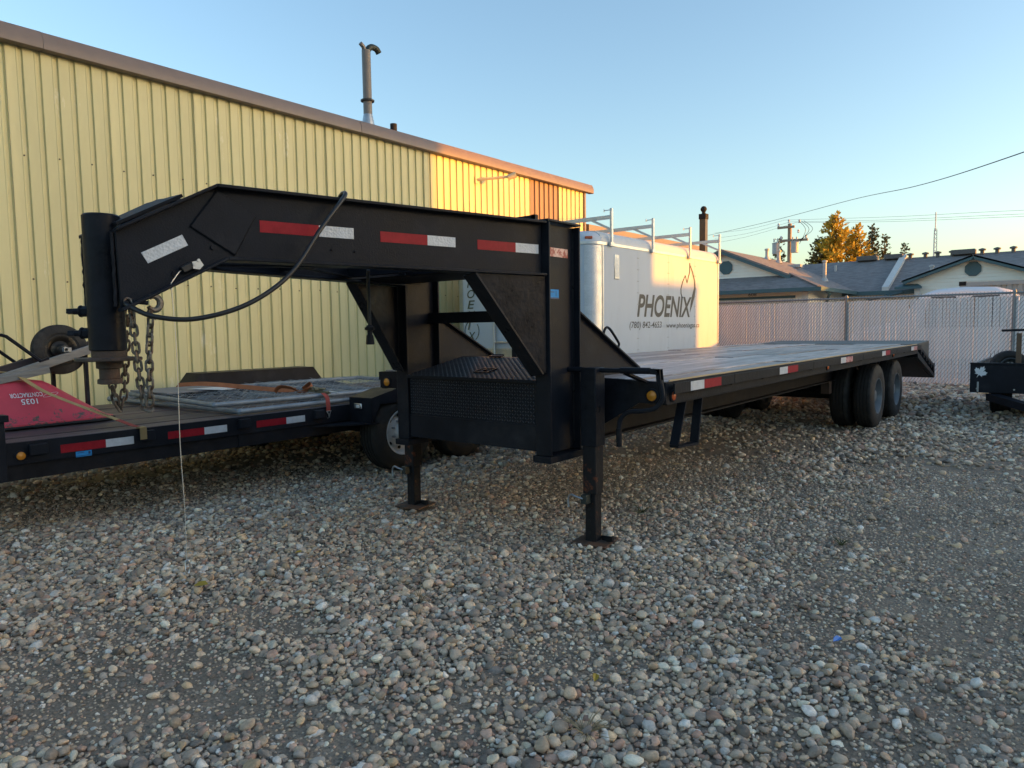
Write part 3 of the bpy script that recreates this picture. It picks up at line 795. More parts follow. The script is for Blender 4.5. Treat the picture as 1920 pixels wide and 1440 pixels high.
# ------------------------------------------------------------------ utility pole and lines
pole = empty('utility_pole', (-12.4, 40, 0), 'wooden utility pole with transformer cans and cross arms behind the cream house', 'utility pole')
WOOD = mat('pole_wood', (0.32, 0.24, 0.17), 0.8, var=0.25, scale=5, stretch=(6, 6, 0.5))
B().cyl((-12.4, 40, 0), (-12.4, 40, 6.75), 0.13, 12, 0.10).build('shaft', WOOD, pole)
B().bar((-13.0, 39.84, 6.55), (-12.1, 39.84, 6.55), 0.1, 0.12).build('cross_arm', WOOD, pole)
B().bar((-12.85, 39.84, 5.85), (-11.4, 39.84, 5.80), 0.1, 0.12).build('cross_arm', WOOD, pole)
for (px, pz) in ((-12.95, 6.62), (-12.4, 6.78), (-11.85, 6.72), (-12.8, 5.92), (-11.5, 5.88), (-11.9, 6.2)):
    b = B(); b.lathe([(0.03, 0), (0.07, 0.03), (0.035, 0.08), (0.07, 0.12), (0.035, 0.17), (0.0, 0.2)], (px, 39.84, pz), (0, 0, 1), 8); b.build('insulator', CLEAR, pole)
for px, m_ in ((-13.05, mat('transformer_grey', (0.42, 0.43, 0.43), 0.5)), (-12.05, MATS['transformer_grey'])):
    b = B(); b.cyl((px, 39.75, 5.15), (px, 39.75, 5.72), 0.19, 16); b.lathe([(0.205, 5.70), (0.205, 5.74), (0.0, 5.79)], (px, 39.75, 0), (0, 0, 1), 16)
    for k in (-0.1, 0.1): b.cyl((px + k, 39.75, 5.8), (px + k, 39.75, 5.98), 0.04, 8)
    b.build('transformer', m_, pole)
b = B()
for k in range(3): b.tube(catmull([(-11.85 + 0.12*k, 39.8, 6.8), (-11.5 + 0.18*k, 39.75, 6.3), (-11.8, 39.75, 5.6 + 0.1*k)], 5), 0.012, 5)
b.build('jumper_wires', CABLE, pole)
LINE = mat('dark_line', (0.05, 0.055, 0.06), 0.6)
def line(pts, r, label):
    b = B(); b.tube(catmull(pts, 10), r, 5); b.build('power_line', LINE, None, label=label, cat='cable', group='overhead lines')
line([(-19.45, 45, 7.17), (-12.5, 37.0, 6.55), (-6.93, 30, 6.06), (-3.5, 22, 4.95), (-0.76, 14, 3.94), (2.5, 4.4, 2.9)], 0.010, 'thick overhead cable sloping up towards the top right of the sky')
for k, (z0, z1, zl) in enumerate(((6.95, 5.79, 7.18), (6.82, 5.64, 6.84), (6.75, 5.54, 6.54))):
    nm = ('topmost', 'middle', 'lowest')[k]
    line([(-12.4 + 0.3*(k - 1), 39.84, z0), (-7, 38, (z0 + z1)/2 - 0.06), (-1.86, 36, z1), (6, 33, z1 - 0.9)], 0.006, nm + ' thin wire running right from the utility pole')
    line([(-12.4 + 0.3*(k - 1), 39.84, z0 - 0.02), (-15.4, 42, (z0 + zl)/2 - 0.12), (-18.3, 44, zl)], 0.006, nm + ' thin wire running left from the utility pole')
ant = empty('antenna_mast', (-8.3, 60, 0), 'thin lattice antenna mast rising behind the row house', 'antenna')
b = B()
for k in range(3):
    a = 2*math.pi*k/3; b.tube([(-8.3 + 0.22*math.cos(a), 60 + 0.22*math.sin(a), 0), (-8.3 + 0.1*math.cos(a), 60 + 0.1*math.sin(a), 8.0)], 0.03, 5)
z = 0.3
while z < 7.9:
    for k in range(3):
        a = 2*math.pi*k/3; c_ = 2*math.pi*(k+1)/3; r0 = 0.22 - 0.12*z/8
        b.tube([(-8.3 + r0*math.cos(a), 60 + r0*math.sin(a), z), (-8.3 + r0*math.cos(c_), 60 + r0*math.sin(c_), z + 0.3)], 0.015, 4)
    z += 0.3
b.build('lattice', mat('mast_white', (0.6, 0.6, 0.6), 0.5), ant)
b = B(); b.cyl((-8.3, 60, 7.9), (-8.3, 60, 9.25), 0.04, 6); b.build('whip', MATS['mast_white'], ant)

# ------------------------------------------------------------------ trees
BARK = mat('bark', (0.09, 0.07, 0.055), 0.9, var=0.3)
def leafmat(nm, c):
    return mat(nm, c, 0.7, var=0.35, scale=1.3, transl=0.25)
def conifer(name, label, x, y, h, w, m, zbase=1.0, nb=150, spray=0.17, droop=-0.1, lean=0.0, seed=0, dens=11, power=1.0):
    rr = random.Random(seed)
    t = empty(name, (x, y, 0), label, 'tree', 'trees beyond the houses')
    b = B(); b.tube([(x, y, 0), (x + 0.05, y, h*0.5), (x + lean, y, h*0.98)], [0.02*h, 0.012*h, 0.012], 8)
    c = B()
    for i in range(nb):
        f = (i + rr.random()) / nb
        z = zbase + (h - zbase) * f
        L = w * ((1 - f) ** power) * rr.uniform(0.55, 1.12) + 0.08
        a = rr.uniform(0, 2*math.pi); sl = droop + rr.uniform(-0.15, 0.3) + 0.5*f
        d = Vector((math.cos(a), math.sin(a), sl)).normalized()
        p0 = Vector((x + lean*f, y, z)); p1 = p0 + d*L
        b.tube([p0, p1], [0.016 + 0.012*L, 0.006], 4, caps=False)
        n = max(4, int(dens * L / 0.5))
        for k in range(n):
            tt = rr.uniform(0.15, 1.04)
            q = p0 + d*L*tt + Vector((rr.gauss(0, 0.05), rr.gauss(0, 0.05), rr.gauss(0, 0.04)))*(1 + L*0.5)
            e = (d*0.6 + Vector((rr.gauss(0, 0.6), rr.gauss(0, 0.6), rr.gauss(0.12, 0.4)))).normalized()
            s = e.cross(Vector((rr.gauss(0, 1), rr.gauss(0, 1), rr.gauss(0, 1)))).normalized()
            l = spray * rr.uniform(0.6, 1.3); wd = l * 0.28
            c.add([q, q + e*l*0.5 + s*wd, q + e*l, q + e*l*0.5 - s*wd], [(0, 1, 2, 3)])
    b.build('trunk', BARK, t); c.build('crown', m, t, sharp=180)
    return t
GOLD = leafmat('golden_larch_needles', (0.50, 0.36, 0.045)); GRN = leafmat('spruce_needles', (0.075, 0.09, 0.045)); OLV = leafmat('olive_needles', (0.17, 0.135, 0.05))
conifer('golden_larch', 'large golden autumn tree with two peaks rising behind the roofs', -11.3, 45, 7.65, 2.3, GOLD, 1.5, 190, 0.24, 0.05, 0.0, 3, 15, 0.72)
g2 = conifer('larch', 'shorter golden tree touching the right side of the large golden tree', -10.45, 46.0, 7.0, 1.7, GOLD, 1.5, 150, 0.24, 0.05, 0.1, 4, 15, 0.72)
conifer('larch', 'darker olive tree at the left edge of the golden clump', -12.3, 45.4, 6.4, 1.6, OLV, 1.5, 130, 0.22, 0.0, 0.0, 14, 15, 0.75)
conifer('spruce_tree', 'dark spruce right of the golden tree', -9.75, 47.0, 7.05, 1.35, GRN, 1.2, 170, 0.2, -0.12, 0, 5, 14)
conifer('spruce_tree', 'smaller spruce leaning right beside the dark spruce', -9.0, 46.5, 6.4, 1.3, GRN, 1.2, 110, 0.2, 0.05, 0, 6, 10)
conifer('spruce_tree', 'tiny distant spruce peeking over the row house ridge', -8.2, 48, 5.95, 0.9, GRN, 1.5, 90, 0.18, 0, 0, 7, 9)
conifer('spruce_tree', 'sparse dark spruce behind the utility pole transformers', -14.6, 45, 6.55, 1.5, GRN, 1.2, 100, 0.2, -0.2, 0, 8, 11)
# ------------------------------------------------------------------ black gooseneck trailer
XC = -2.94
gt = empty('gooseneck_trailer', (XC, 3.5, 0), 'long black gooseneck flatbed trailer with wooden deck standing on its jacks', 'trailer')
UX = 0.58                       # upright web offset from the centre line
TA = 0.2197                     # splay of the neck beams
FW = 0.105
def webx(yv, s): return XC + s * (UX + (yv - 3.25) * TA)
def bp_(yv, z, off, s):         # point on a neck beam, off = distance outward from its web centre
    return Vector((webx(yv, s) + s * off * 0.976, yv - off * 0.2146, z))
top_pl = [(1.18, 1.675), (1.535, 1.872), (3.245, 1.872)]
bot_pl = [(1.185, 1.365), (1.565, 1.572), (3.245, 1.572)]
def flange_strip(b, pl, s, th, w=FW, up=True):
    for (ya, za), (yb, zb) in zip(pl[:-1], pl[1:]):
        a0, a1 = bp_(ya, za, -w/2, s), bp_(ya, za, w/2, s)
        b0, b1 = bp_(yb, zb, -w/2, s), bp_(yb, zb, w/2, s)
        o = Vector((0, 0, -th if up else th))
        b.prism([a0, a1, b1, b0], o)
tapes = []
def tape(parent, quad, frac=0.61, redm=None, swap=False):
    """quad: 4 corners of the strip (start-low, end-low, end-high, start-high); raised film in two colours"""
    q = [Vector(p) for p in quad]
    nrm = (q[1]-q[0]).cross(q[3]-q[0]).normalized() * 0.0012
    m0 = q[0].lerp(q[1], frac); m1 = q[3].lerp(q[2], frac)
    A, Cc = [q[0], m0, m1, q[3]], [m0, q[1], q[2], m1]
    if swap: A, Cc = Cc, A
    w = B(); w.prism(Cc, nrm); wo = w.build('reflective_tape', WHT, parent)
    r = B(); r.prism(A, nrm); r.build('red_section', redm or RED, wo)
    return wo
for s in (1, -1):
    b = B()
    poly = [(y, z - 0.006) for y, z in top_pl] + [(y, z + 0.006) for y, z in reversed(bot_pl)]
    b.prism([bp_(y, z, -0.006, s) for y, z in poly], bp_(2, 0, 0.006, s) - bp_(2, 0, -0.006, s))
    flange_strip(b, top_pl, s, 0.014); flange_strip(b, bot_pl, s, 0.014, up=False)
    nb = b.build('neck_beam', BLK, gt, bevel=0.003)
    # fish plate over the bend
    b = B(); b.prism([bp_(y, z, 0.0065, s) for y, z in ((1.545, 1.850), (1.689, 1.764), (1.601, 1.599), (1.439, 1.701))], bp_(2, 0, 0.016, s) - bp_(2, 0, 0.0065, s)); b.build('splice_plate', BLK, nb, bevel=0.002)
    cs = [(1.545, 1.850), (1.689, 1.764), (1.601, 1.599), (1.439, 1.701)]; wp = []
    for (ya, za), (yb, zb) in zip(cs, cs[1:] + cs[:1]):
        for i in range(16): wp.append(bp_(ya + (yb - ya)*i/16, za + (zb - za)*i/16, 0.009 + random.uniform(-0.001, 0.001), s))
    b = B(); b.tube(wp, [0.0035 + random.uniform(0, 0.002) for _ in wp], 5, closed=True); b.build('weld_seam', BLKR, nb)
    # weld seam to the coupler and bolts
    b = B()
    for y, z in ((1.52, 1.625), (1.375, 1.515), (2.02, 1.645), (2.13, 1.642)):
        p = bp_(y, z, 0.006, s); d = (bp_(y, z, 1, s) - bp_(y, z, 0, s)).normalized(); b.cyl(p, p + d*0.008, 0.011 if y < 1.6 else 0.005, 8)
    b.build('bolt', BLK, nb)
    b = B(); ww = []
    for i in range(22): ww.append(bp_(1.168 + random.uniform(-0.002, 0.002), 1.66 - i * 0.0131, 0.012 + random.uniform(-0.002, 0.002), s))
    b.tube(ww, 0.006, 5); b.build('weld_seam', BLKR, nb)
    # vertical I-beam upright
    ux = XC + s * UX
    b = B()
    b.box(ux - 0.006, ux + 0.006, 3.262, 3.552, 0.56, 1.866)
    b.box(ux - FW/2, ux + FW/2, 3.248, 3.262, 0.555, 1.871)
    b.box(ux - FW/2, ux + FW/2, 3.552, 3.566, 0.555, 1.868)
    b.box(ux - FW/2, ux + FW/2, 3.24, 3.575, 1.873, 1.886)
    upr = b.build('upright', BLK, gt, bevel=0.003)
    b = B()
    for yy, z0, z1 in ((3.264, 0.6, 1.55), (3.549, 0.6, 1.84)):
        b.tube([(ux + s*0.009, yy, z0 + (z1 - z0)*i/26 ) for i in range(27)], [0.004 + random.uniform(0, 0.0025) for _ in range(27)], 5)
    b.build('weld_seam', BLKR, upr)
    b = B(); b.box(ux - FW/2 - 0.01, ux + FW/2 + 0.01, 3.23, 3.60, 0.515, 0.553); b.build('base_channel', BLK, gt, bevel=0.002)
    # triangular gusset between neck and upright, flanged along its slope
    g = [(2.785, 1.570), (3.247, 1.570), (3.247, 1.03), (3.21, 1.03)]
    b = B(); b.prism([bp_(y, z, 0.020, s) for y, z in g], bp_(2, 0, 0.034, s) - bp_(2, 0, 0.020, s))
    pa, pb = bp_(2.765, 1.566, 0.0, s), bp_(3.21, 1.018, 0.0, s)
    b.bar(pa, pb, 0.095, 0.012, upv=(0, 0.75, 0.6)); b.build('neck_gusset', BLKR, gt, bevel=0.002)
    # rear gusset down to the deck
    b = B(); b.prism([(ux - 0.006, 3.566, 1.385), (ux - 0.006, 4.33, 1.0), (ux - 0.006, 4.33, 0.96), (ux - 0.006, 3.566, 0.90)], (0.012, 0, 0))
    b.bar((ux, 3.566, 1.387), (ux, 4.335, 1.003), 0.07, 0.012); b.build('rear_gusset', BLK, gt, bevel=0.002)
    # main beam under the deck
    b = B(); b.box(ux - 0.006, ux + 0.006, 3.566, 11.7, 0.60, 0.955); b.box(ux - 0.065, ux + 0.065, 3.566, 11.7, 0.588, 0.602); b.box(ux - 0.065, ux + 0.065, 3.72, 11.7, 0.835, 0.85)
    b.build('main_beam', BLKD, gt, bevel=0.002)
    # jack
    jx = XC + s * 0.755
    jk = empty('landing_jack', (jx, 3.5, 0), parent=gt)
    B().box(jx - 0.052, jx + 0.052, 3.445, 3.549, 0.595, 1.052).build('outer_tube', BLKR, jk, bevel=0.006)
    B().box(jx - 0.044, jx + 0.044, 3.453, 3.541, 0.315, 0.60).build('middle_tube', BLKW, jk, bevel=0.005)
    inner = B().box(jx - 0.035, jx + 0.035, 3.462, 3.532, 0.03, 0.33).build('drop_leg', BLKW, jk, bevel=0.005)
    b = B()
    for z in (0.085, 0.155, 0.225): b.cyl((jx - 0.005, 3.4605, z), (jx - 0.005, 3.468, z), 0.0095, 10)
    b.build('pin_hole_shade', DARK, inner)  # dark discs on the leg; the shade of the holes is their colour
    b = B(); b.box(jx - 0.03, jx + 0.01, 3.405, 3.456, 0.265, 0.318); b.build('pin_housing', mat('green_black_steel', (0.02, 0.03, 0.03), 0.4), jk, bevel=0.003)
    b = B(); b.tube(catmull([(jx - 0.015, 3.41, 0.295), (jx - 0.05, 3.395, 0.305), (jx - 0.085, 3.39, 0.315), (jx - 0.105, 3.39, 0.29), (jx - 0.10, 3.388, 0.24)], 5), 0.006, 7); b.build('pull_pin', GALV, jk)
    b = B(); b.cbox((jx + 0.01, 3.497, 0.030), (0.215, 0.2, 0.012), Matrix.Rotation(R(8), 3, 'Z') @ Matrix.Rotation(R(2), 3, 'X')); b.build('foot_plate', RUSTP, jk, bevel=0.002)
    b = B(); b.bar((jx + 0.04, 3.53, 0.045), (jx + 0.13, 3.50, 0.058), 0.012, 0.03); b.build('foot_brace', BLKW, jk)

# tapes on the near beam
def btape(y0, y1, z0, z1, s=1, **k): return tape(gt, [bp_(y0, z0, 0.0065, s), bp_(y1, z0, 0.0065, s), bp_(y1, z1, 0.0065, s), bp_(y0, z1, 0.0065, s)], **k)
btape(1.708, 2.127, 1.699, 1.748); btape(2.26, 2.676, 1.696, 1.745); btape(2.811, 3.222, 1.694, 1.744)
b = B(); b.prism([bp_(y, z, 0.0065, 1) for y, z in ((1.262, 1.589), (1.408, 1.667), (1.428, 1.627), (1.284, 1.550))], bp_(2, 0, 0.0078, 1) - bp_(2, 0, 0.0065, 1)); b.build('reflective_tape', WHT, gt)
uxr = XC + UX
b = B(); b.box(uxr + 0.0062, uxr + 0.0076, 3.285, 3.50, 1.688, 1.738); wt = b.build('reflective_tape', REDW, gt, label='scuffed red reflective strip')
b = B(); b.box(uxr + 0.0062, uxr + 0.0076, 3.30, 3.405, 1.452, 1.502); bs = b.build('inspection_sticker', BLUE, gt)
b = B(); b.box(uxr + 0.0077, uxr + 0.0082, 3.302, 3.403, 1.448, 1.456); b.box(uxr + 0.0077, uxr + 0.0082, 3.375, 3.379, 1.463, 1.495); b.box(uxr + 0.0077, uxr + 0.0082, 3.32, 3.36, 1.485, 1.489); b.build('printed_lines', mat('dark_blue_print', (0.02, 0.06, 0.15), 0.5), bs)

# coupler
CX, CY = XC, 1.185
ct = B(); ct.lathe([(0.0, 1.738), (0.060, 1.738), (0.0655, 1.732), (0.0655, 1.222), (0.058, 1.218)], (CX, CY, 0), (0, 0, 1), 36); cpl = ct.build('coupler_tube', BLKR, gt)
b = B(); b.lathe([(0.0585, 1.26), (0.0585, 1.192)], (CX, CY, 0), (0, 0, 1), 32); b.build('inner_sleeve', RUST, gt)
b = B(); b.prism([(CX + 0.135*math.cos(a) * (0.92 if abs(math.cos(a)) > .5 else 1), CY + 0.115*math.sin(a), 1.180) for a in [2*math.pi*i/24 for i in range(24)]], (0, 0, 0.013)); b.build('lock_plate', RUST, gt, bevel=0.003)
b = B(); b.lathe([(0.040, 1.182), (0.0455, 1.180), (0.0455, 1.152), (0.036, 1.148), (0.036, 1.112), (0.043, 1.109), (0.044, 1.092), (0.034, 1.089), (0.03, 1.12)], (CX, CY, 0), (0, 0, 1), 28); b.build('ball_cup', RUST, gt)
for z in (1.372, 1.288):
    d = Vector((-0.72, -0.69, 0)); p = Vector((CX, CY, z)) + d * 0.058
    b = B(); b.cyl(p, p + d*0.03, 0.021, 6); b.cyl(p + d*0.03, p + d*0.038, 0.023, 12); b.cyl(p + d*0.038, p + d*0.062, 0.0125, 8); b.cyl(p + d*0.062, p + d*0.085, 0.0135, 4)
    b.build('set_bolt', BLK, cpl, bevel=0.001)
# top plate between the beams over the sloped nose
b = B(); b.prism([bp_(1.195, 1.690, -0.03, -1) , bp_(1.195, 1.690, -0.03, 1), bp_(1.43, 1.820, -0.03, 1), bp_(1.43, 1.820, -0.03, -1)], (0, -0.006, 0.012))
b.build('nose_plate', BLKD, gt, bevel=0.002)
for y0 in (1.66, 2.18, 2.72):
    b = B(); b.box(webx(y0, -1) + 0.01, webx(y0, 1) - 0.01, y0, y0 + 0.05, 1.60, 1.70); b.build('neck_cross_member', BLK, gt)
b = B(); b.bar((webx(1.7, -1) + 0.03, 1.7, 1.592), (webx(2.7, 1) - 0.03, 2.7, 1.592), 0.05, 0.008); b.bar((webx(1.7, 1) - 0.03, 1.7, 1.60), (webx(2.7, -1) + 0.03, 2.7, 1.60), 0.05, 0.008); b.build('neck_brace', BLKD, gt)
b = B(); b.box(webx(3.0, -1) + 0.02, webx(3.0, 1) - 0.02, 2.80, 3.24, 1.583, 1.592); b.build('neck_floor_plate', BLKD, gt)
B().box(XC - UX + 0.008, XC + UX - 0.008, 3.50, 3.545, 1.325, 1.398).build('cross_tube', BLK, gt, bevel=0.004)
B().box(XC - UX + 0.008, XC + UX - 0.008, 3.30, 3.50, 1.62, 1.70).build('neck_header', BLK, gt, bevel=0.004)
b = B(); b.bar((XC - 0.5, 3.5, 1.952), (-2.575, 3.5, 1.952), 0.03, 0.022); b.bar((-2.59, 3.5, 1.88), (-2.59, 3.5, 1.965), 0.03, 0.03, upv=(0, 1, 0)); b.bar((XC - 0.49, 3.5, 1.88), (XC - 0.49, 3.5, 1.965), 0.03, 0.03, upv=(0, 1, 0)); b.build('load_stop', BLK, gt)

# toolbox between the uprights
tb = empty('toolbox', (XC, 3.4, 0.57), parent=gt)
bx0, bx1 = XC - UX + 0.045, XC + UX - 0.045
B().box(bx0, bx1, 3.285, 3.78, 0.575, 0.96).build('body', BLK, tb)
B().box(bx0 + 0.002, bx1 - 0.002, 3.262, 3.280, 0.572, 0.722).build('kick_plate', BLK, tb, bevel=0.003)
fp = B().box(bx0 + 0.004, bx1 - 0.004, 3.268, 3.284, 0.722, 0.968).build('front_panel', BLK, tb)
def lugs(o, u, v, n, W, Hh, pitch, ln, wd, ht):
    """raised tread bars laid in alternating directions"""
    b = B(); o, u, v, n = Vector(o), Vector(u).normalized(), Vector(v).normalized(), Vector(n).normalized()
    nu, nv = int(W / pitch), int(Hh / pitch)
    for i in range(nu):
        for j in range(nv):
            c = o + u*(pitch*(i + 0.5)) + v*(pitch*(j + 0.5))
            a = R(45) if (i + j) % 2 else R(-45)
            d = u*math.cos(a) + v*math.sin(a); e = n.cross(d)
            b.add([c - d*ln/2, c - e*wd/2, c + d*ln/2, c + e*wd/2, c - d*ln*0.22 + n*ht, c + d*ln*0.22 + n*ht],
                  [(0, 1, 4), (1, 2, 5, 4), (2, 3, 5), (3, 0, 4, 5)])
    return b
LUGM = mat('worn_tread_black', (0.05, 0.053, 0.06), 0.36, var=0.3, scale=30, spec=0.4)
lugs((bx0 + 0.01, 3.2675, 0.728), (1, 0, 0), (0, 0, 1), (0, -1, 0), bx1 - bx0 - 0.02, 0.236, 0.0195, 0.0215, 0.0075, 0.0026).build('tread_pattern', LUGM, fp, kind='stuff', sharp=60)
lid_a, lid_b = Vector((bx0 - 0.003, 3.245, 0.985)), Vector((bx0 - 0.003, 3.80, 1.088))
b = B(); b.prism([lid_a, lid_a + Vector((bx1 - bx0 + 0.006, 0, 0)), lid_b + Vector((bx1 - bx0 + 0.006, 0, 0)), lid_b], (0, 0, -0.006)); b.box(bx0 - 0.003, bx1 + 0.003, 3.243, 3.248, 0.968, 0.986)
lid = b.build('lid', BLK, tb)
vd = (lid_b - lid_a).normalized(); nn = Vector((0, -vd.z, vd.y))
lugs(lid_a + nn*0.0003 + Vector((0.01, 0, 0)), (1, 0, 0), vd, nn, bx1 - bx0 - 0.02, 0.555, 0.0195, 0.0215, 0.0075, 0.0022).build('tread_pattern', LUGM, lid, kind='stuff', sharp=60)
for hx in (XC - 0.20, XC + 0.25):
    b = B(); c0 = lid_b + Vector((hx - lid_b.x, -0.02, 0)); b.cbox(c0 + nn*0.006, (0.11, 0.03, 0.008), Matrix.Rotation(R(10.5), 3, 'X')); b.cyl(c0 + Vector((-0.05, 0.02, 0.012)), c0 + Vector((0.05, 0.02, 0.012)), 0.007, 8); b.build('hinge', BLK, lid)
b = B(); c0 = lid_a + vd*0.17 + Vector((0.55, 0, 0)) + nn*0.005
rot = Matrix.Rotation(math.atan2(vd.z, vd.y), 3, 'X')
for dx, dy, sx, sy in ((0, -0.05, 0.11, 0.008), (0, 0.05, 0.11, 0.008), (-0.055, 0, 0.008, 0.1), (0.055, 0, 0.008, 0.1)): b.cbox(c0 + rot @ Vector((dx, dy, 0)), (sx, sy, 0.006), rot)
b.cyl(c0 - nn*0.002, c0 + nn*0.008, 0.014, 10); b.build('latch', BLK, lid)
# jack shaft, universal joint and crank
b = B(); b.cyl((XC + UX - 0.13, 3.5, 1.036), (XC + 0.755 - 0.05, 3.5, 1.036), 0.016, 12); b.cyl((XC + 0.755 + 0.05, 3.5, 1.036), (-1.80, 3.5, 1.040), 0.0135, 12); b.cyl((-2.0, 3.5, 1.038), (-1.82, 3.5, 1.040), 0.0185, 12); b.build('jack_shaft', BLK, gt)
b = B(); b.bar((-1.97, 3.51, 1.02), (-1.93, 3.66, 0.965), 0.05, 0.012); b.build('shaft_bracket', BLK, gt)
b = B()
for dy in (-0.016, 0.016): b.bar((-1.81, 3.5 + dy, 1.038), (-1.755, 3.5 + dy, 1.035), 0.006, 0.03); b.bar((-1.765, 3.5 + dy, 1.05), (-1.757, 3.5 + dy, 0.975), 0.006, 0.026, upv=(1, 0, 0))
b.cyl((-1.772, 3.475, 1.032), (-1.772, 3.525, 1.032), 0.009, 8); b.build('universal_joint', BLK, gt)
b = B(); b.tube(catmull([(-1.757, 3.5, 0.99), (-1.745, 3.5, 0.93), (-1.745, 3.5, 0.885), (-1.79, 3.5, 0.835), (-1.87, 3.5, 0.815), (-1.95, 3.5, 0.805), (-2.0, 3.5, 0.765), (-2.015, 3.5, 0.70), (-2.012, 3.5, 0.62)], 7), 0.0135, 12); ck = b.build('crank_handle', BLK, gt)
b = B(); b.cyl((-2.0145, 3.5, 0.71), (-2.012, 3.5, 0.605), 0.0165, 12); b.build('grip', BLKD, ck)
# grab handle on the rear gusset
b = B(); b.tube(catmull([(uxr, 3.90, 1.215), (uxr, 3.935, 1.275), (uxr, 3.99, 1.27), (uxr, 4.09, 1.19), (uxr, 4.105, 1.165), (uxr, 4.075, 1.125)], 5), 0.0085, 8); b.build('grab_handle', BLK, gt)

# deck front wings, side rails, rub rails, stake pockets
DR, DL = -1.80, -4.21            # outer faces of the side rails
def marker(parent, c, n, m=AMBER, r=0.031):
    n = Vector(n)
    b = B(); b.lathe([(r*1.35, 0), (r*1.35, 0.006), (r*1.02, 0.010), (r*1.0, 0.004)], c, n, 20); o = b.build('marker_light', BLKD, parent)
    b = B(); b.lathe([(r, 0.003), (r*0.93, 0.012), (r*0.6, 0.017), (0.0, 0.019)], c, n, 20); b.build('lens', m, o)
for s, ex in ((1, DR), (-1, DL)):
    ux = XC + s * UX
    b = B(); b.prism([(ux, 3.655, 0.985), (ex, 3.655, 0.967), (ex, 3.655, 0.842), (ex - s*0.17, 3.655, 0.842), (ux + s*0.05, 3.655, 0.64), (ux, 3.655, 0.64)], (0, 0.014, 0)); b.build('front_wing_plate', BLKR, gt, bevel=0.002)
    marker(gt, (ex - s*0.085, 3.655, 0.888), (0, -1, 0))
    b = B(); b.box(min(ex, ex - s*0.006), max(ex, ex - s*0.006), 3.67, 11.76, 0.842, 0.967)
    b.box(min(ex, ex - s*0.05), max(ex, ex - s*0.05), 3.67, 11.76, 0.836, 0.842); rail = b.build('side_rail', BLKD, gt, bevel=0.0015)
    marker(gt, (ex + s*0.0005, 3.735, 0.885), (s, 0, 0), AMBERR, 0.027)
    for yy in (6.95, 9.95): marker(gt, (ex + s*0.0005, yy, 0.885), (s, 0, 0), AMBERR, 0.024)
    k = ex + s * 0.042
    yy = 3.68; i = 0
    while yy < 11.7:
        L = 0.9 - 0.004
        b = B(); b.box(min(k, k - s*0.008), max(k, k - s*0.008), yy, yy + L - 0.002, 0.900, 0.962); b.build('rub_rail', BLKD, gt, bevel=0.001)
        yy += 0.9; i += 1
    yy = 3.95
    while yy < 11.7:
        b = B(); b.box(min(ex, k - s*0.008), max(ex, k - s*0.008), yy, yy + 0.09, 0.893, 0.955); b.build('stake_pocket', BLKD, gt, bevel=0.001); yy += 0.6
    for y0, rm in ((3.89, RED), (5.48, RED), (7.27, REDW), (9.11, RED), (10.96, REDW)):
        xo = k + s*0.0006
        if s > 0: q = [(xo, y0, 0.904), (xo, y0 + 0.455, 0.904), (xo, y0 + 0.455, 0.958), (xo, y0, 0.958)]
        else: q = [(xo, y0 + 0.455, 0.904), (xo, y0, 0.904), (xo, y0, 0.958), (xo, y0 + 0.455, 0.958)]
        tape(gt, q, 0.42, redm=rm, swap=True)
WOODD = mat('weathered_deck_board', (0.40, 0.35, 0.335), 0.42, rand=0.4, var=0.6, scale=5, bump=0.35, bscale=18, stretch=(9, 0.55, 9), col2=(0.12, 0.09, 0.08), mix_scale=2.2, mix_pos=0.54, mix_w=0.12, rvar=0.1)
WOODT = mat('tan_wood_edge', (0.5, 0.38, 0.22), 0.6, var=0.2, scale=5, stretch=(9, 0.5, 9))
npk = 12; pw = (DR - 0.008 - (DL + 0.008)) / npk
for i in range(npk):
    x0 = DL + 0.008 + i * pw
    cuts = [3.70] + sorted([3.7 + 2.44 + random.choice([0, 0.61, 1.22]), 3.7 + 4.88 + random.choice([0, 0.61, 1.22])]) + [11.70]
    for a, c in zip(cuts[:-1], cuts[1:]):
        dz = random.uniform(-0.007, 0.005)
        b = B(); b.box(x0 + 0.006, x0 + pw - 0.006, a + 0.002, c - 0.002, 0.935, 0.972 + dz); b.build('deck_plank', WOODD, gt, bevel=0.003)
B().box(DR - 0.0065, DR - 0.0005, 3.70, 11.70, 0.969, 0.9785).build('edge_strip', WOODT, gt)  # thin strip, paler and yellower than the planks
yy = 3.74
while yy < 11.7:
    b = B(); b.box(DL + 0.01, DR - 0.01, yy, yy + 0.045, 0.853, 0.932); b.build('cross_member', BLKD, gt); yy += 0.61
# hanging step
b = B()
st = [(3.935, 0.842), (3.825, 0.585), (3.825, 0.575), (4.10, 0.560), (4.105, 0.572), (4.165, 0.842)]
for (ya, za), (yb, zb) in zip(st[:-1], st[1:]): b.bar((DR - 0.03, ya, za), (DR - 0.03, yb, zb), 0.055, 0.013, upv=(0, 0.3, 1) if abs(zb-za) < 0.05 else (0, 1, 0))
b.build('step', BLK, gt)

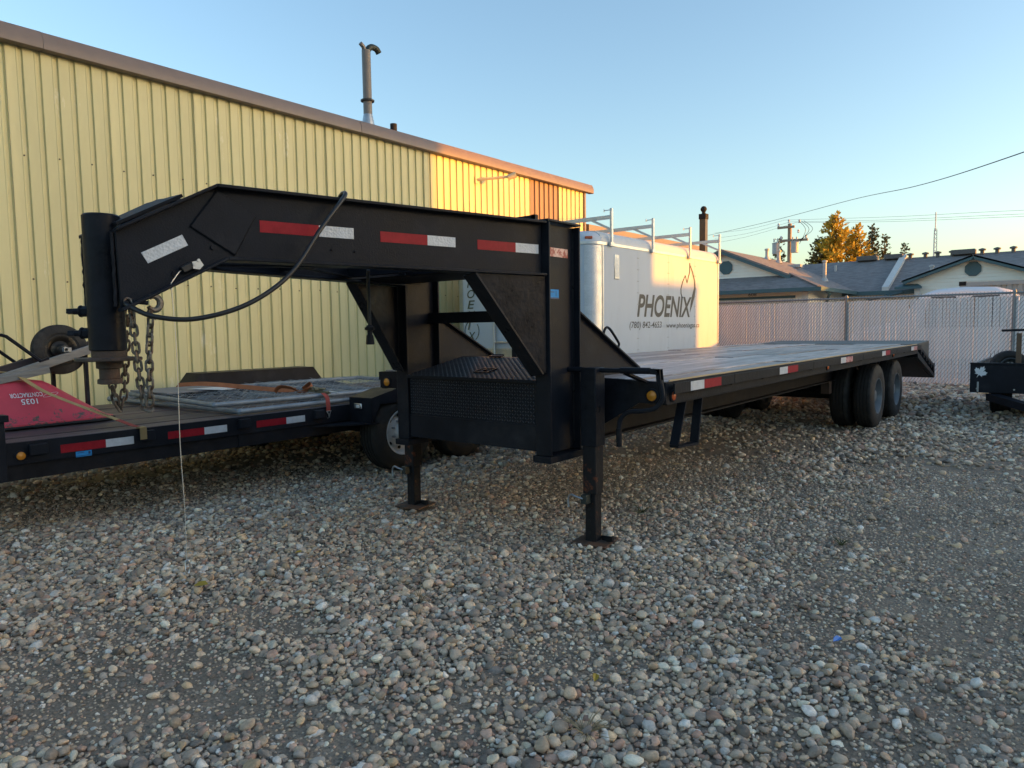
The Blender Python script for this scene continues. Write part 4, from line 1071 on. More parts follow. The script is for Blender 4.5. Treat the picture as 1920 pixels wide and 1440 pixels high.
# running gear
def wheel(name, parent, c, out, rad, wid, rimm, rimr, holes=8, dish=-0.03, label=None, nuts=True):
    w = empty(name, c, parent=parent)
    h = wid / 2
    pr = [(rimr - 0.005, -h*0.80), (rimr + 0.01, -h*0.92), ((rimr + rad)/2 - 0.01, -h*1.0), (rad - 0.035, -h*0.93), (rad - 0.010, -h*0.80)]
    g = [-0.52, -0.2, 0.12, 0.48]; 
    pr.append((rad - 0.002, -h*0.74))
    for q in g:
        pr += [(rad, (q - 0.045)*h*1.0), (rad - 0.010, (q - 0.03)*h), (rad - 0.010, (q + 0.03)*h), (rad, (q + 0.045)*h)]
    pr += [(rad - 0.002, h*0.74), (rad - 0.010, h*0.80), (rad - 0.035, h*0.93), ((rimr + rad)/2 - 0.01, h*1.0), ((rimr+rad)/2 - 0.02, h*1.005), (rimr + 0.02, h*0.95), (rimr + 0.01, h*0.92), (rimr - 0.005, h*0.80)]
    NS = 84
    b = B(); b.lathe(pr, c, out, NS)
    cv0 = Vector(c); ax0 = Vector(out).normalized()
    for i, (r_, h_) in enumerate(pr):
        if abs(h_) > h*0.6 and r_ > rad - 0.012:
            for k in range(NS):
                if (k % 4) == 0:
                    v0 = Vector(b.v[i*NS + k]); q0 = cv0 + ax0*((v0 - cv0).dot(ax0)); b.v[i*NS + k] = tuple(q0 + (v0 - q0)*(1 - 0.011/rad))
    # shoulder sipes
    cv = Vector(c); ax = Vector(out).normalized(); a_ = ax.orthogonal().normalized(); b_ = ax.cross(a_)
    t = b.build('tyre', RUBBER, w, sharp=50)
    b = B()
    b.lathe([(rimr + 0.008, h*0.86), (rimr + 0.004, h*0.93), (rimr - 0.006, h*0.90), (rimr - 0.02, h*0.55), (rimr - 0.035, dish), (rimr - 0.06, dish - 0.012), (rimr*0.62, dish + 0.012), (rimr*0.42, dish + 0.03), (rimr*0.42, dish + 0.05), (rimr*0.36, dish + 0.085), (rimr*0.30, dish + 0.10), (0, dish + 0.105)], c, out, 40)
    rm = b.build('rim', rimm, w)
    b = B()
    for k in range(holes):
        a = 2*math.pi*k/holes; p = cv + (a_*math.cos(a) + b_*math.sin(a))*rimr*0.72 + ax*(dish - 0.001)
        b.cyl(p, p + ax*0.004, rimr*0.085, 10)
    if holes: b.build('hand_hole_shade', DARK, rm)  # flat dark discs painted as the shade inside the openings
    if not nuts: return w
    b = B()
    for k in range(8):
        a = 2*math.pi*(k + 0.5)/8; p = cv + (a_*math.cos(a) + b_*math.sin(a))*rimr*0.50 + ax*(dish + 0.015)
        b.cyl(p, p + ax*0.035, 0.011, 6)
    b.build('lug_nuts', GALV, rm)
    return w
for yy in (9.60, 10.75):
    for s, xo, xi in ((1, -1.985, -2.255), (-1, -4.015, -3.745)):
        wheel('wheel', gt, (xo, yy, 0.392), (s, 0, 0), 0.392, 0.225, RIMG, 0.215, dish=-0.03)
        wheel('wheel', gt, (xi, yy, 0.392), (s, 0, 0), 0.392, 0.225, RIMG, 0.215, dish=-0.03)
    B().cyl((-4.0, yy, 0.392), (-2.0, yy, 0.392), 0.062, 16).build('axle', BLKD, gt)
for s in (1, -1):
    sx = XC + s*UX
    for yc in (9.6, 10.75):
        b = B()
        for k in range(4): b.tube(catmull([(sx, yc - 0.46 + 0.07*k, 0.53 - 0.012*k), (sx, yc, 0.47 - 0.012*k), (sx, yc + 0.46 - 0.07*k, 0.53 - 0.012*k)], 4), 0.0, 4) if False else b.bar((sx, yc - 0.46 + 0.08*k, 0.525 - 0.014*k), (sx, yc + 0.46 - 0.08*k, 0.525 - 0.014*k), 0.06, 0.011)
        b.build('leaf_spring', BLKD, gt)
    for yc in (9.1, 10.17, 11.25):
        b = B(); b.box(sx - 0.05, sx + 0.05, yc - 0.05, yc + 0.05, 0.44, 0.59); b.build('spring_hanger', mat('brown_hanger', (0.07, 0.045, 0.035), 0.6), gt, bevel=0.004)
# dovetail
DY0, DY1 = 11.76, 13.34
for s, ex in ((1, DR), (-1, DL)):
    b = B(); b.prism([(ex, DY0, 0.967), (ex, DY0 + 0.10, 0.965), (ex, DY1, 0.60), (ex, DY1 - 0.01, 0.555), (ex, DY0 + 0.07, 0.925), (ex, DY0, 0.925)], (-s*0.05, 0, 0)); b.build('dovetail_rail', BLKD, gt, bevel=0.002)
    b = B(); b.prism([(ex, DY0, 0.85), (ex, DY0 + 0.04, 0.86), (ex, DY1, 0.45), (ex, DY1, 0.40), (ex, DY0, 0.78)], (-s*0.05, 0, 0)); b.build('dovetail_lower_rail', BLKD, gt, bevel=0.002)
for k in range(6):
    t = (k + 0.5) / 6; yy = DY0 + 0.1 + (DY1 - DY0 - 0.1)*t; zz = 0.94 - 0.375*t
    b = B(); b.box(DL + 0.06, DR + 0.012, yy - 0.03, yy + 0.03, zz - 0.09, zz - 0.03); b.build('ramp_bar', BLKD, gt)
b = B(); b.prism([(DL + 0.06, DY0, 0.79), (DR - 0.055, DY0, 0.79), (DR - 0.055, DY1, 0.405), (DL + 0.06, DY1, 0.405)], (0, 0, -0.012)); b.build('belly_plate', BLKD, gt)
B().box(DL, DR, DY1, DY1 + 0.06, 0.385, 0.62).build('rear_bumper', BLKD, gt, bevel=0.004)
b = B(); b.prism([(DR - 0.03, DY0 + 0.01, 0.972), (DR - 0.03, 12.95, 1.0), (DR - 0.03, 12.95, 0.72), (DR - 0.03, DY0 + 0.12, 0.935)], (-2.33, 0, 0)); b.build('folded_ramp', mat('green_grey_ramp', (0.028, 0.034, 0.033), 0.5, var=0.3), gt, bevel=0.004)

# cables and chains
b = B(); b.tube(catmull([(-2.70, 2.13, 1.872), (-2.66, 2.10, 1.888), (-2.60, 2.07, 1.896), (-2.545, 2.035, 1.87), (-2.535, 1.90, 1.72), (-2.535, 1.74, 1.52), (-2.56, 1.56, 1.395), (-2.62, 1.38, 1.337), (-2.69, 1.255, 1.345), (-2.77, 1.20, 1.385), (-2.80, 1.2, 1.40)], 8), 0.0095, 10); b.build('wiring_cable', CABLE, gt)
b = B(); b.tube(catmull([(-2.90, 2.46, 1.60), (-2.945, 2.495, 1.56), (-2.95, 2.5, 1.45), (-2.95, 2.5, 1.30)], 6), 0.0095, 10); pc = b.build('plug_cable', CABLE, gt)
b = B(); b.lathe([(0.0, 1.315), (0.012, 1.312), (0.022, 1.30), (0.022, 1.285), (0.014, 1.282), (0.014, 1.262), (0.019, 1.255), (0.023, 1.21), (0.018, 1.208)], (-2.95, 2.5, 0), (0, 0, 1), 16); b.bar((-2.985, 2.5, 1.293), (-2.915, 2.5, 1.293), 0.012, 0.014); b.build('trailer_plug', BLKD, pc)
def link_mesh():
    b = B(); pts = []; L, W_ = 0.0115, 0.0115
    for k in range(8):
        a = math.pi*k/7; pts.append((W_*math.cos(a), 0, L + W_*math.sin(a)))
    for k in range(8):
        a = math.pi + math.pi*k/7; pts.append((W_*math.cos(a), 0, -L + W_*math.sin(a)))
    b.tube(pts, 0.0049, 7, closed=True); return b
def chain(path, m, pitch=0.0335):
    root = empty('safety_chain', path[0], parent=gt)
    P = catmull(path, 20); acc = 0; out = []; nxt = pitch/2
    for a, c in zip(P[:-1], P[1:]):
        l = (c - a).length
        while acc + l >= nxt:
            t = (nxt - acc)/l; out.append((a.lerp(c, t), (c - a).normalized())); nxt += pitch
        acc += l
    proto = None
    for i, (p, d) in enumerate(out):
        if proto is None:
            proto = link_mesh().build('chain_link', m, None); o = proto
        else:
            o = proto.copy(); COL.objects.link(o)
        o.parent = root
        q = d.to_track_quat('Z', 'Y') @ Matrix.Rotation(R(90)*(i % 2) + R(35) + random.gauss(0, 0.12), 3, 'Z').to_quaternion()
        o.rotation_mode = 'QUATERNION'; o.rotation_quaternion = q
        o.location = p - Vector(path[0])
    return root
chain([(-2.80, 1.205, 1.41), (-2.785, 1.213, 1.36), (-2.785, 1.222, 1.2), (-2.785, 1.236, 1.04), (-2.775, 1.246, 0.998), (-2.765, 1.254, 1.04), (-2.758, 1.256, 1.2), (-2.755, 1.268, 1.35)], CHAIN)
chain([(-3.02, 1.31, 1.42), (-3.02, 1.288, 1.25), (-3.02, 1.268, 1.05), (-3.015, 1.246, 0.985), (-3.01, 1.225, 1.04), (-2.99, 1.21, 1.13)], CHAINB)
b = B(); hp = []
for k in range(15):
    a = R(-150 + 285*k/14); hp.append((-2.755, 1.283 + 0.0235*math.cos(a), 1.398 + 0.0265*math.sin(a)))
b.tube(catmull(hp, 2), [0.0085 + 0.004*math.sin(math.pi*k/28) for k in range(29)], 9)
b.tube([(-2.755, 1.268, 1.372), (-2.758, 1.262, 1.345)], 0.011, 8); b.cyl((-2.755, 1.262, 1.345), (-2.755, 1.288, 1.34), 0.006, 8); b.build('grab_hook', CHAIN, gt)
b = B(); b.tube([(-2.82, 1.225, 1.408), (-2.775, 1.225, 1.402), (-2.755, 1.262, 1.398)], 0.008, 8); b.build('chain_eye', BLK, gt)
# breakaway switch and its pull cable
sw = B(); c0 = bp_(1.42, 1.540, 0.022, 1); dd = (bp_(1.5, 1.572, 0, 1) - bp_(1.4, 1.515, 0, 1)).normalized(); nb_ = (bp_(1.4, 0, 1, 1) - bp_(1.4, 0, 0, 1)).normalized(); rotm = Matrix((dd, nb_, dd.cross(nb_))).transposed()
sw.cbox(c0, (0.055, 0.03, 0.028), rotm); swo = sw.build('breakaway_switch', CABLE, gt, bevel=0.004)
b = B(); b.prism([c0 + nb_*0.016 + rotm @ Vector(p) for p in ((0.01, 0, 0.012), (0.03, 0, 0.026), (0.052, 0, 0.018), (0.05, 0, -0.006), (0.02, 0, -0.012))], nb_*0.003); b.build('mounting_plate', ZINC, swo)
b = B(); b.cyl(c0 + nb_*0.018 + dd*0.022, c0 + nb_*0.023 + dd*0.022, 0.006, 8); b.cyl(c0 + nb_*0.018 + dd*0.04 + Vector((0, 0, .008)), c0 + nb_*0.024 + dd*0.04 + Vector((0, 0, .008)), 0.006, 8); b.build('rivets', ZINC, swo)
b = B(); e0 = c0 - dd*0.03; b.tube(catmull([e0, e0 + Vector((0.004, -0.012, -0.008)), (-2.74, 1.345, 1.475)], 4), 0.002, 6); b.tube(catmull([(-2.74, 1.345, 1.475), (-2.738, 1.352, 1.20), (-2.742, 1.349, 0.85), (-2.74, 1.353, 0.60), (-2.738, 1.35, 0.385)], 6), 0.0015, 6); b.cyl((-2.74, 1.345, 1.468), (-2.74, 1.345, 1.450), 0.005, 8); pc2 = b.build('breakaway_cable', WIREM, gt)
b = B(); rp = []
for k in range(20):
    a = 2*math.pi*k/20; rp.append((-2.738 + 0.004*math.sin(2*a), 1.352 + (0.0085 + 0.003*(math.sin(a) < 0))*math.cos(a), 0.355 + 0.028*math.sin(a)))
b.tube(rp, 0.0028, 7, closed=True); b.build('snap_clip', ZINC, pc2)
# ------------------------------------------------------------------ low flatbed trailer with its load
LX0, LX1 = -5.05, -7.05
ft = empty('flatbed_trailer', (-6.05, 4.5, 0), 'low black equipment trailer loaded with wheelbarrow and gates beside the yellow wall', 'trailer')
for s, ex in ((1, LX0), (-1, LX1)):
    b = B(); b.box(min(ex, ex - s*0.008), max(ex, ex - s*0.008), 1.42, 7.6, 0.50, 0.632); b.box(min(ex, ex - s*0.05), max(ex, ex - s*0.05), 1.42, 7.6, 0.494, 0.50); b.build('side_rail', BLK, ft, bevel=0.002)
    b = B(); b.box(min(ex - s*0.02, ex - s*0.09), max(ex - s*0.02, ex - s*0.09), 0.6, 2.95, 0.395, 0.492); b.box(min(ex - s*0.012, ex - s*0.09), max(ex - s*0.012, ex - s*0.09), 2.95, 7.4, 0.395, 0.493); b.build('frame_beam', BLKD, ft, bevel=0.003)
    for yy in (2.25, 2.985, 3.68, 6.2, 7.0):
        b = B(); b.box(min(ex, ex + s*0.04), max(ex, ex + s*0.04), yy - 0.045, yy + 0.045, 0.545, 0.615); b.build('stake_pocket', BLK, ft, bevel=0.004)
b = B(); b.box(LX0 + 0.001, LX0 + 0.04, 1.535, 1.635, 0.545, 0.612); b.build('stake_pocket', BLK, ft, bevel=0.004)
for y0 in (1.715, 2.40, 3.10):
    tape(ft, [(LX0 + 0.001, y0, 0.532), (LX0 + 0.001, y0 + 0.45, 0.532), (LX0 + 0.001, y0 + 0.45, 0.585), (LX0 + 0.001, y0, 0.585)], 0.6)
b = B(); b.box(LX0 + 0.001, LX0 + 0.0022, 1.80, 1.895, 0.492, 0.528); st_ = b.build('inspection_sticker', BLUE, ft)
b = B(); b.box(LX0 + 0.0023, LX0 + 0.0028, 1.80, 1.895, 0.497, 0.500); b.box(LX0 + 0.0023, LX0 + 0.0028, 1.81, 1.85, 0.517, 0.521); b.box(LX0 + 0.0023, LX0 + 0.0028, 1.875, 1.888, 0.505, 0.523); b.build('printed_lines', MATS['dark_blue_print'], st_)
# front bulkhead post and header
b = B(); b.box(LX0 - 0.06, LX0 + 0.012, 1.36, 1.42, 0.40, 0.80); b.build('corner_post', BLK, ft, bevel=0.004)
b = B(); b.box(LX0 - 0.075, LX0 + 0.028, 1.345, 1.44, 0.765, 0.806); b.build('post_cap', BLK, ft, bevel=0.004)
b = B(); b.box(LX1, LX0, 1.36, 1.40, 0.42, 0.64); b.build('front_header', BLK, ft, bevel=0.004)
marker(ft, (LX0 + 0.0005, 1.495, 0.548), (1, 0, 0), AMBER, 0.026)
b = B(); b.bar((LX0 - 0.3, 1.36, 0.46), (-6.05, -0.2, 0.46), 0.08, 0.12); b.bar((LX1 + 0.3, 1.36, 0.46), (-6.05, -0.2, 0.46), 0.08, 0.12); b.build('tongue', BLKD, ft)
WOOD2 = mat('dark_stained_deck', (0.075, 0.054, 0.056), 0.55, rand=0.3, var=0.5, scale=5, bump=0.3, bscale=16, stretch=(9, 0.6, 9), col2=(0.125, 0.105, 0.115), mix_scale=1.8, mix_pos=0.6, mix_w=0.1)
npk = 10; pw2 = (LX0 - 0.01 - (LX1 + 0.01)) / npk
for i in range(npk):
    x0 = LX1 + 0.01 + i*pw2
    for a, c in ((1.43, 4.6 + 0.3*(i % 3)), (4.6 + 0.3*(i % 3), 7.58)):
        b = B(); b.box(x0 + 0.005, x0 + pw2 - 0.005, a + 0.002, c - 0.002, 0.60, 0.636 + random.uniform(-0.006, 0.003)); b.build('deck_plank', WOOD2, ft, bevel=0.003)
for s, ex, hi in ((1, LX0, 0.74), (-1, LX1, 0.86)):
    o = ex + s * 0.30
    b = B()
    pts = [(4.02, 0.47), (4.02, 0.70), (4.30, hi + 0.02), (5.35, hi + 0.02), (5.75, 0.70), (5.75, 0.47)]
    if s < 0: pts = [(3.52, 0.62), (3.72, 0.87), (5.10, 0.87), (5.22, 0.72), (5.75, 0.60)]
    for (ya, za), (yb, zb) in zip(pts[:-1], pts[1:]):
        b.prism([(ex, ya, za), (o, ya, za), (o, yb, zb), (ex, yb, zb)], (0, 0.004, -0.006))
    # outer skirt
    b.prism([(o, ya, za) for ya, za in pts] + [(o, pts[-2][0] - 0.1, pts[-2][1] - 0.06), (o, pts[1][0] + 0.1, pts[1][1] - 0.06)] if s > 0 else [(o + 0.29, ya, za) for ya, za in pts] , (-s*0.006, 0, 0))
    b.build('fender', BLK, ft, bevel=0.003)
    for yy in (4.42, 5.26): wheel('wheel', ft, (ex + s*0.165, yy, 0.36), (s, 0, 0), 0.36, 0.23, RIMW, 0.205, dish=0.03)
for yy in (4.42, 5.26): B().cyl((LX1 - 0.1, yy, 0.36), (LX0 + 0.1, yy, 0.36), 0.05, 12).build('axle', BLKD, ft)
b = B(); b.prism([(LX0, 3.62, 0.470), (LX0 + 0.30, 4.02, 0.470), (LX0 + 0.30, 4.10, 0.470), (LX0, 4.10, 0.470)], (0, 0, 0.012)); b.build('fender_step', BLKD, ft)
b = B(); b.cbox((LX0 + 0.13, 4.010, 0.625), (0.10, 0.014, 0.048)); lt = b.build('side_lamp', ZINC, ft, bevel=0.010)
b = B(); b.cbox((LX0 + 0.135, 4.002, 0.622), (0.045, 0.006, 0.026)); b.build('lens', CLEAR, lt, bevel=0.004)

# wheelbarrow, upside down on the deck
wb = empty('wheelbarrow', (-6.0, 1.9, 0.64), 'upturned red wheelbarrow with wooden handles strapped to the low trailer', 'wheelbarrow')
def tray_material():
    m = mat('faded_red_plastic', (0.56, 0.062, 0.085), 0.5, var=0.14, scale=4, spec=0.25)
    N, L = m.node_tree.nodes, m.node_tree.links; b = N['Principled BSDF']
    src = b.inputs['Base Color'].links[0].from_socket
    tc = N.new('ShaderNodeTexCoord'); sp = N.new('ShaderNodeSeparateXYZ'); L.new(tc.outputs['Object'], sp.inputs[0])
    n = N.new('ShaderNodeTexNoise'); n.inputs['Scale'].default_value = 13; n.inputs['Detail'].default_value = 9; n.inputs['Roughness'].default_value = 0.75; L.new(tc.outputs['Object'], n.inputs['Vector'])
    h = N.new('ShaderNodeMapRange'); h.inputs['From Min'].default_value = 0.0; h.inputs['From Max'].default_value = 0.2; h.inputs['To Min'].default_value = 0.14; h.inputs['To Max'].default_value = -0.12; L.new(sp.outputs['Z'], h.inputs['Value'])
    ad = N.new('ShaderNodeMath'); ad.operation = 'ADD'; L.new(n.outputs['Fac'], ad.inputs[0]); L.new(h.outputs[0], ad.inputs[1])
    th = N.new('ShaderNodeMapRange'); th.inputs['From Min'].default_value = 0.585; th.inputs['From Max'].default_value = 0.625; L.new(ad.outputs[0], th.inputs['Value'])
    mx = N.new('ShaderNodeMix'); mx.data_type = 'RGBA'; L.new(th.outputs[0], mx.inputs['Factor']); L.new(src, mx.inputs[6]); mx.inputs[7].default_value = (0.11, 0.09, 0.075, 1)
    L.new(mx.outputs[2], b.inputs['Base Color']); return m
REDT = tray_material()
def rring(x0, x1, y0, y1, z, r, n=6):
    out = []
    for cx, cy, a0 in ((x1 - r, y1 - r, 0), (x0 + r, y1 - r, 90), (x0 + r, y0 + r, 180), (x1 - r, y0 + r, 270)):
        for k in range(n): out.append((cx + r*math.cos(R(a0 + 90*k/(n-1))), cy + r*math.sin(R(a0 + 90*k/(n-1))), z))
    return out
b = B()
rings = [rring(-6.52, -5.66, 1.10, 2.34, 0.650, 0.16), rring(-6.52, -5.66, 1.10, 2.34, 0.672, 0.16), rring(-6.49, -5.69, 1.14, 2.30, 0.680, 0.15), rring(-6.44, -5.74, 1.2, 2.16, 0.78, 0.13), rring(-6.36, -5.82, 1.32, 1.96, 0.93, 0.10), rring(-6.33, -5.85, 1.36, 1.92, 0.955, 0.09), rring(-6.24, -5.94, 1.45, 1.83, 0.962, 0.06)]
n = len(rings[0]); vs = [p for r_ in rings for p in r_]; fs = []
for i in range(len(rings) - 1):
    for k in range(n): fs.append((i*n + k, i*n + (k+1) % n, (i+1)*n + (k+1) % n, (i+1)*n + k))
fs.append(tuple((len(rings)-1)*n + k for k in range(n)))
b.add(vs, fs); tray = b.build('tray', REDT, wb, sharp=60)
b = B(); rr_ = rring(-6.525, -5.655, 1.095, 2.345, 0.652, 0.16); b.tube(rr_, 0.011, 6, closed=True); b.build('rolled_rim', DARK, wb)
WL = WHITEF
nd = Vector((0.88, 0, 0.47)); upv = Vector((0.36, 0, -0.93)).normalized()
def onside(y, z): # point on the sloping near side of the tray
    return Vector((-5.74 - (z - 0.78)/0.15*0.08 + 0.004, y, z))
text_mesh('CONTRACTOR', onside(1.87, 0.880), (0, -1, 0), onside(0, 0.8) - onside(0, 0.86), 0.20, 0.034, WL, wb, 'lettering', bold=0.01, depth=0.003)
text_mesh('1035', onside(1.83, 0.838), (0, -1, 0), onside(0, 0.8) - onside(0, 0.86), 0.10, 0.042, WL, wb, 'lettering', bold=0.01, depth=0.003)
b = B(); el = []
for k in range(20):
    a = 2*math.pi*k/20; p = onside(1.92 + 0.05*math.cos(a) , 0.857 + 0.011*math.sin(a) + 0.010*math.cos(a)); el.append(p + nd*0.002)
b.tube(el, 0.0011, 4, closed=True); b.build('oval_emblem', WL, wb)
GREYW = mat('weathered_grey_wood', (0.235, 0.22, 0.20), 0.75, var=0.35, scale=6, bump=0.3, bscale=22, stretch=(7, 0.7, 7))
BRW = mat('dark_brown_wood', (0.06, 0.045, 0.042), 0.7, var=0.3, scale=6, stretch=(7, 0.7, 7))
b = B(); b.bar((-5.83, 0.75, 0.70), (-5.95, 2.40, 1.215), 0.042, 0.062); b.build('handle', GREYW, wb, bevel=0.006)
b = B(); b.bar((-6.36, 0.75, 0.73), (-6.10, 2.40, 1.225), 0.042, 0.062); b.build('handle', BRW, wb, bevel=0.006)
b = B(); b.bar((-5.84, 1.18, 0.885), (-5.87, 1.95, 1.035), 0.04, 0.05); b.build('handle_shim', GREYW, wb, bevel=0.004)
def bent(pts, w=0.035, t=0.007):
    b = B()
    for p, q in zip(pts[:-1], pts[1:]): b.bar(p, q, w, t, upv=(0, 0.2, 1))
    return b
for xq, z0 in ((-5.80, 0.0), (-6.32, -0.02)):
    b = B(); b.tube([(xq, 1.93, 1.12 + z0), (xq, 1.88, 1.10 + z0), (xq, 1.68, 1.28 + z0), (xq, 1.65, 1.29 + z0), (xq, 1.60, 1.275 + z0), (xq, 1.60, 0.95)], 0.0125, 6); b.build('leg', BLK, wb)
WC = Vector((-6.03, 2.085, 1.175))
wheel('wheel', wb, WC, (1, 0, 0), 0.188, 0.075, mat('muddy_black_hub', (0.022, 0.02, 0.018), 0.55, col2=(0.16, 0.11, 0.06), mix_scale=9, mix_pos=0.6, mix_w=0.04), 0.105, holes=0, dish=0.0, nuts=False)
b = B(); b.cyl(WC + Vector((-0.16, 0, 0)), WC + Vector((0.13, 0, 0)), 0.011, 10); b.cyl(WC + Vector((0.09, 0, 0)), WC + Vector((0.11, 0, 0)), 0.022, 8); b.cbox(WC + Vector((0.12, 0.01, 0)), (0.02, 0.05, 0.03)); b.build('axle_bracket', GALV, wb)
for yy, xx in ((2.06, -6.12), (2.24, -5.98)):
    b = B(); b.box(xx - 0.016, xx + 0.016, yy - 0.012, yy + 0.012, 0.67, 1.13 + (0.06 if yy > 2.2 else -0.1)); b.build('wheel_brace', BLK, wb)

# ratchet strap over the wheelbarrow
STRAP = mat('faded_yellow_webbing', (0.42, 0.28, 0.11), 0.8, var=0.2, scale=20, bump=0.3, bscale=160)
STRAPR = mat('red_webbing', (0.33, 0.05, 0.035), 0.8, var=0.2, scale=20)
STRAPO = mat('orange_webbing', (0.36, 0.125, 0.05), 0.8, var=0.25, scale=14)
def ribbon(pts, w, wdir=(0, 1, 0), th=0.003, sub=6):
    P = catmull(pts, sub); b = B(); wd = Vector(wdir).normalized()*w/2
    for p, q in zip(P[:-1], P[1:]):
        n_ = (q - p).cross(wd).normalized()*th
        b.prism([p - wd, p + wd, q + wd, q - wd], n_)
    return b
ys_ = empty('tie_down_strap', (-5.4, 2.0, 0.64), 'yellow webbing strap pulled over the red wheelbarrow to the trailer rail', 'strap')
ribbon([(-6.30, 1.62, 1.03), (-6.0, 1.70, 1.025), (-5.88, 1.745, 1.01), (-5.70, 1.86, 0.885), (-5.40, 2.02, 0.765), (-5.20, 2.13, 0.69)], 0.042, (-0.45, 0.9, 0)).build('webbing', STRAP, ys_)
ribbon([(-5.20, 2.13, 0.690), (-5.10, 2.18, 0.653), (-5.06, 2.20, 0.645)], 0.043, (-0.45, 0.9, 0)).build('red_end', STRAPR, ys_)
b = B(); b.box(-5.06, -5.005, 2.19, 2.235, 0.636, 0.644); b.box(-5.008, -5.003, 2.19, 2.235, 0.56, 0.642); b.build('flat_hook', mat('brass_hook', (0.30, 0.23, 0.12), 0.45, metal=0.6), ys_)
pa, pb = Vector((-5.40, 2.02, 0.765)), Vector((-5.20, 2.13, 0.69)); dr = (pb - pa).normalized(); wv = Vector((-0.45, 0.9, 0)).normalized(); nrm_ = dr.cross(wv).normalized()
if nrm_.z < 0: nrm_ = -nrm_
text_mesh('CANYON', pa - wv*0.012 + dr*0.02 + nrm_*0.005, dr, nrm_.cross(dr), 0.15, 0.024, mat('black_print', (0.02, 0.02, 0.02), 0.6), ys_, 'lettering', depth=0.002)

# chain-link gate panels lying on the deck
GATEM = mat('dull_galvanised_tube', (0.24, 0.27, 0.30), 0.5, metal=0.25, var=0.25, scale=14, col2=(0.16, 0.12, 0.09), mix_scale=5, mix_pos=0.68, mix_w=0.05)
def gate(label, P, ang, W, L, z, dens=0.13):
    c, s = math.cos(ang), math.sin(ang)
    def T(u, v, w=0.0): return Vector((P[0] + u*c - v*s, P[1] + u*s + v*c, z + w))
    g = empty('gate_panel', (P[0], P[1], z), label, 'gate', 'chain-link gate panels on the low trailer')
    r = 0.021
    for a, q in (((0, 0), (0, L)), ((W, 0), (W, L)), ((0, 0), (W, 0)), ((0, L), (W, L)), ((0, L*0.5), (W, L*0.5))):
        b = B(); b.cyl(T(*a), T(*q), r, 12); b.build('frame_tube', GATEM, g)
    for a in ((0, 0), (W, 0), (0, L), (W, L)):
        b = B(); b.lathe([(0.0, -0.026), (0.018, -0.02), (0.026, 0), (0.018, 0.02), (0, 0.026)], T(*a), (0, 0, 1), 12); b.build('corner_fitting', GATEM, g)
    b = B()
    for sg in (1, -1):
        k = -L
        while k < W:
            # diagonal u = k + t (or mirrored), v = t
            t0, t1 = max(0, -k), min(L, W - k)
            if t1 > t0 + 0.02:
                pts = []; m_ = max(2, int((t1 - t0)/0.09))
                for i in range(m_ + 1):
                    t = t0 + (t1 - t0)*i/m_; u = k + t
                    if sg < 0: u = W - u
                    pts.append(T(u, t, 0.016 + 0.018*math.sin(i*2.2 + k*9) + (0.006 if sg > 0 else -0.002)))
                b.tube(pts, 0.0019, 4, caps=False)
            k += dens
    b.build('wire_mesh', GATEM, g, kind='stuff')
    return g
gate('lower grey chain-link gate lying flat across the low trailer deck', (-7.30, 2.93), R(2), 2.18, 1.95, 0.664)
gate('upper chain-link gate piled on the other gate against the far fender', (-6.95, 2.98), R(-4), 1.72, 2.55, 0.722)
b = B(); b.prism([(-6.9, 2.95, 0.752), (-6.25, 2.98, 0.752), (-6.2, 3.55, 0.756), (-6.85, 3.6, 0.756)], (0, 0, 0.010)); b.build('board', mat('grey_plywood', (0.17, 0.18, 0.2), 0.6, var=0.2, scale=5), None, label='grey flat board lying on the piled gates', cat='board', at=(-6.5, 3.2, 0.75))
b = B(); b.prism([(-6.42, 3.25, 0.77), (-6.0, 3.36, 0.771), (-6.02, 3.62, 0.773), (-6.36, 3.48, 0.772)], (0, 0, 0.002)); b.build('paper_sheet', mat('white_paper', (0.68, 0.72, 0.74), 0.6, var=0.1), None, label='crumpled white sheet on the board atop the gates', cat='paper', at=(-6.2, 3.4, 0.77))
os_ = empty('ratchet_strap', (-5.5, 3.7, 0.7), 'orange ratchet strap lying across the gates and hooked over the rail', 'strap')
ribbon([(-6.6, 3.25, 0.80), (-6.3, 3.36, 0.815), (-5.95, 3.52, 0.79), (-5.6, 3.66, 0.765), (-5.45, 3.74, 0.765)], 0.045, (0.1, 0.6, 0.8)).build('webbing', STRAPO, os_)
ribbon([(-5.55, 3.60, 0.755), (-5.50, 3.62, 0.80), (-5.42, 3.68, 0.79), (-5.36, 3.74, 0.75), (-5.30, 3.80, 0.79), (-5.36, 3.84, 0.82), (-5.42, 3.80, 0.77)], 0.045, (0.3, -0.6, 0.6)).build('loose_coil', STRAPO, os_)
b = B(); b.bar((-5.34, 3.80, 0.765), (-5.12, 3.86, 0.745), 0.05, 0.02); b.bar((-5.30, 3.80, 0.79), (-5.18, 3.86, 0.775), 0.045, 0.012); b.cyl((-5.24, 3.79, 0.775), (-5.22, 3.86, 0.770), 0.018, 10); b.build('ratchet', mat('olive_ratchet', (0.16, 0.15, 0.10), 0.5, metal=0.5), os_, bevel=0.002)
b = B(); b.cyl((-5.11, 3.86, 0.755), (-5.03, 3.88, 0.748), 0.008, 8); b.build('ratchet_pin', ZINC, os_)
ribbon([(-5.13, 3.80, 0.745), (-5.05, 3.78, 0.715), (-5.022, 3.77, 0.65), (-5.018, 3.765, 0.60)], 0.042, (0, 1, 0)).build('short_end', STRAPR, os_)
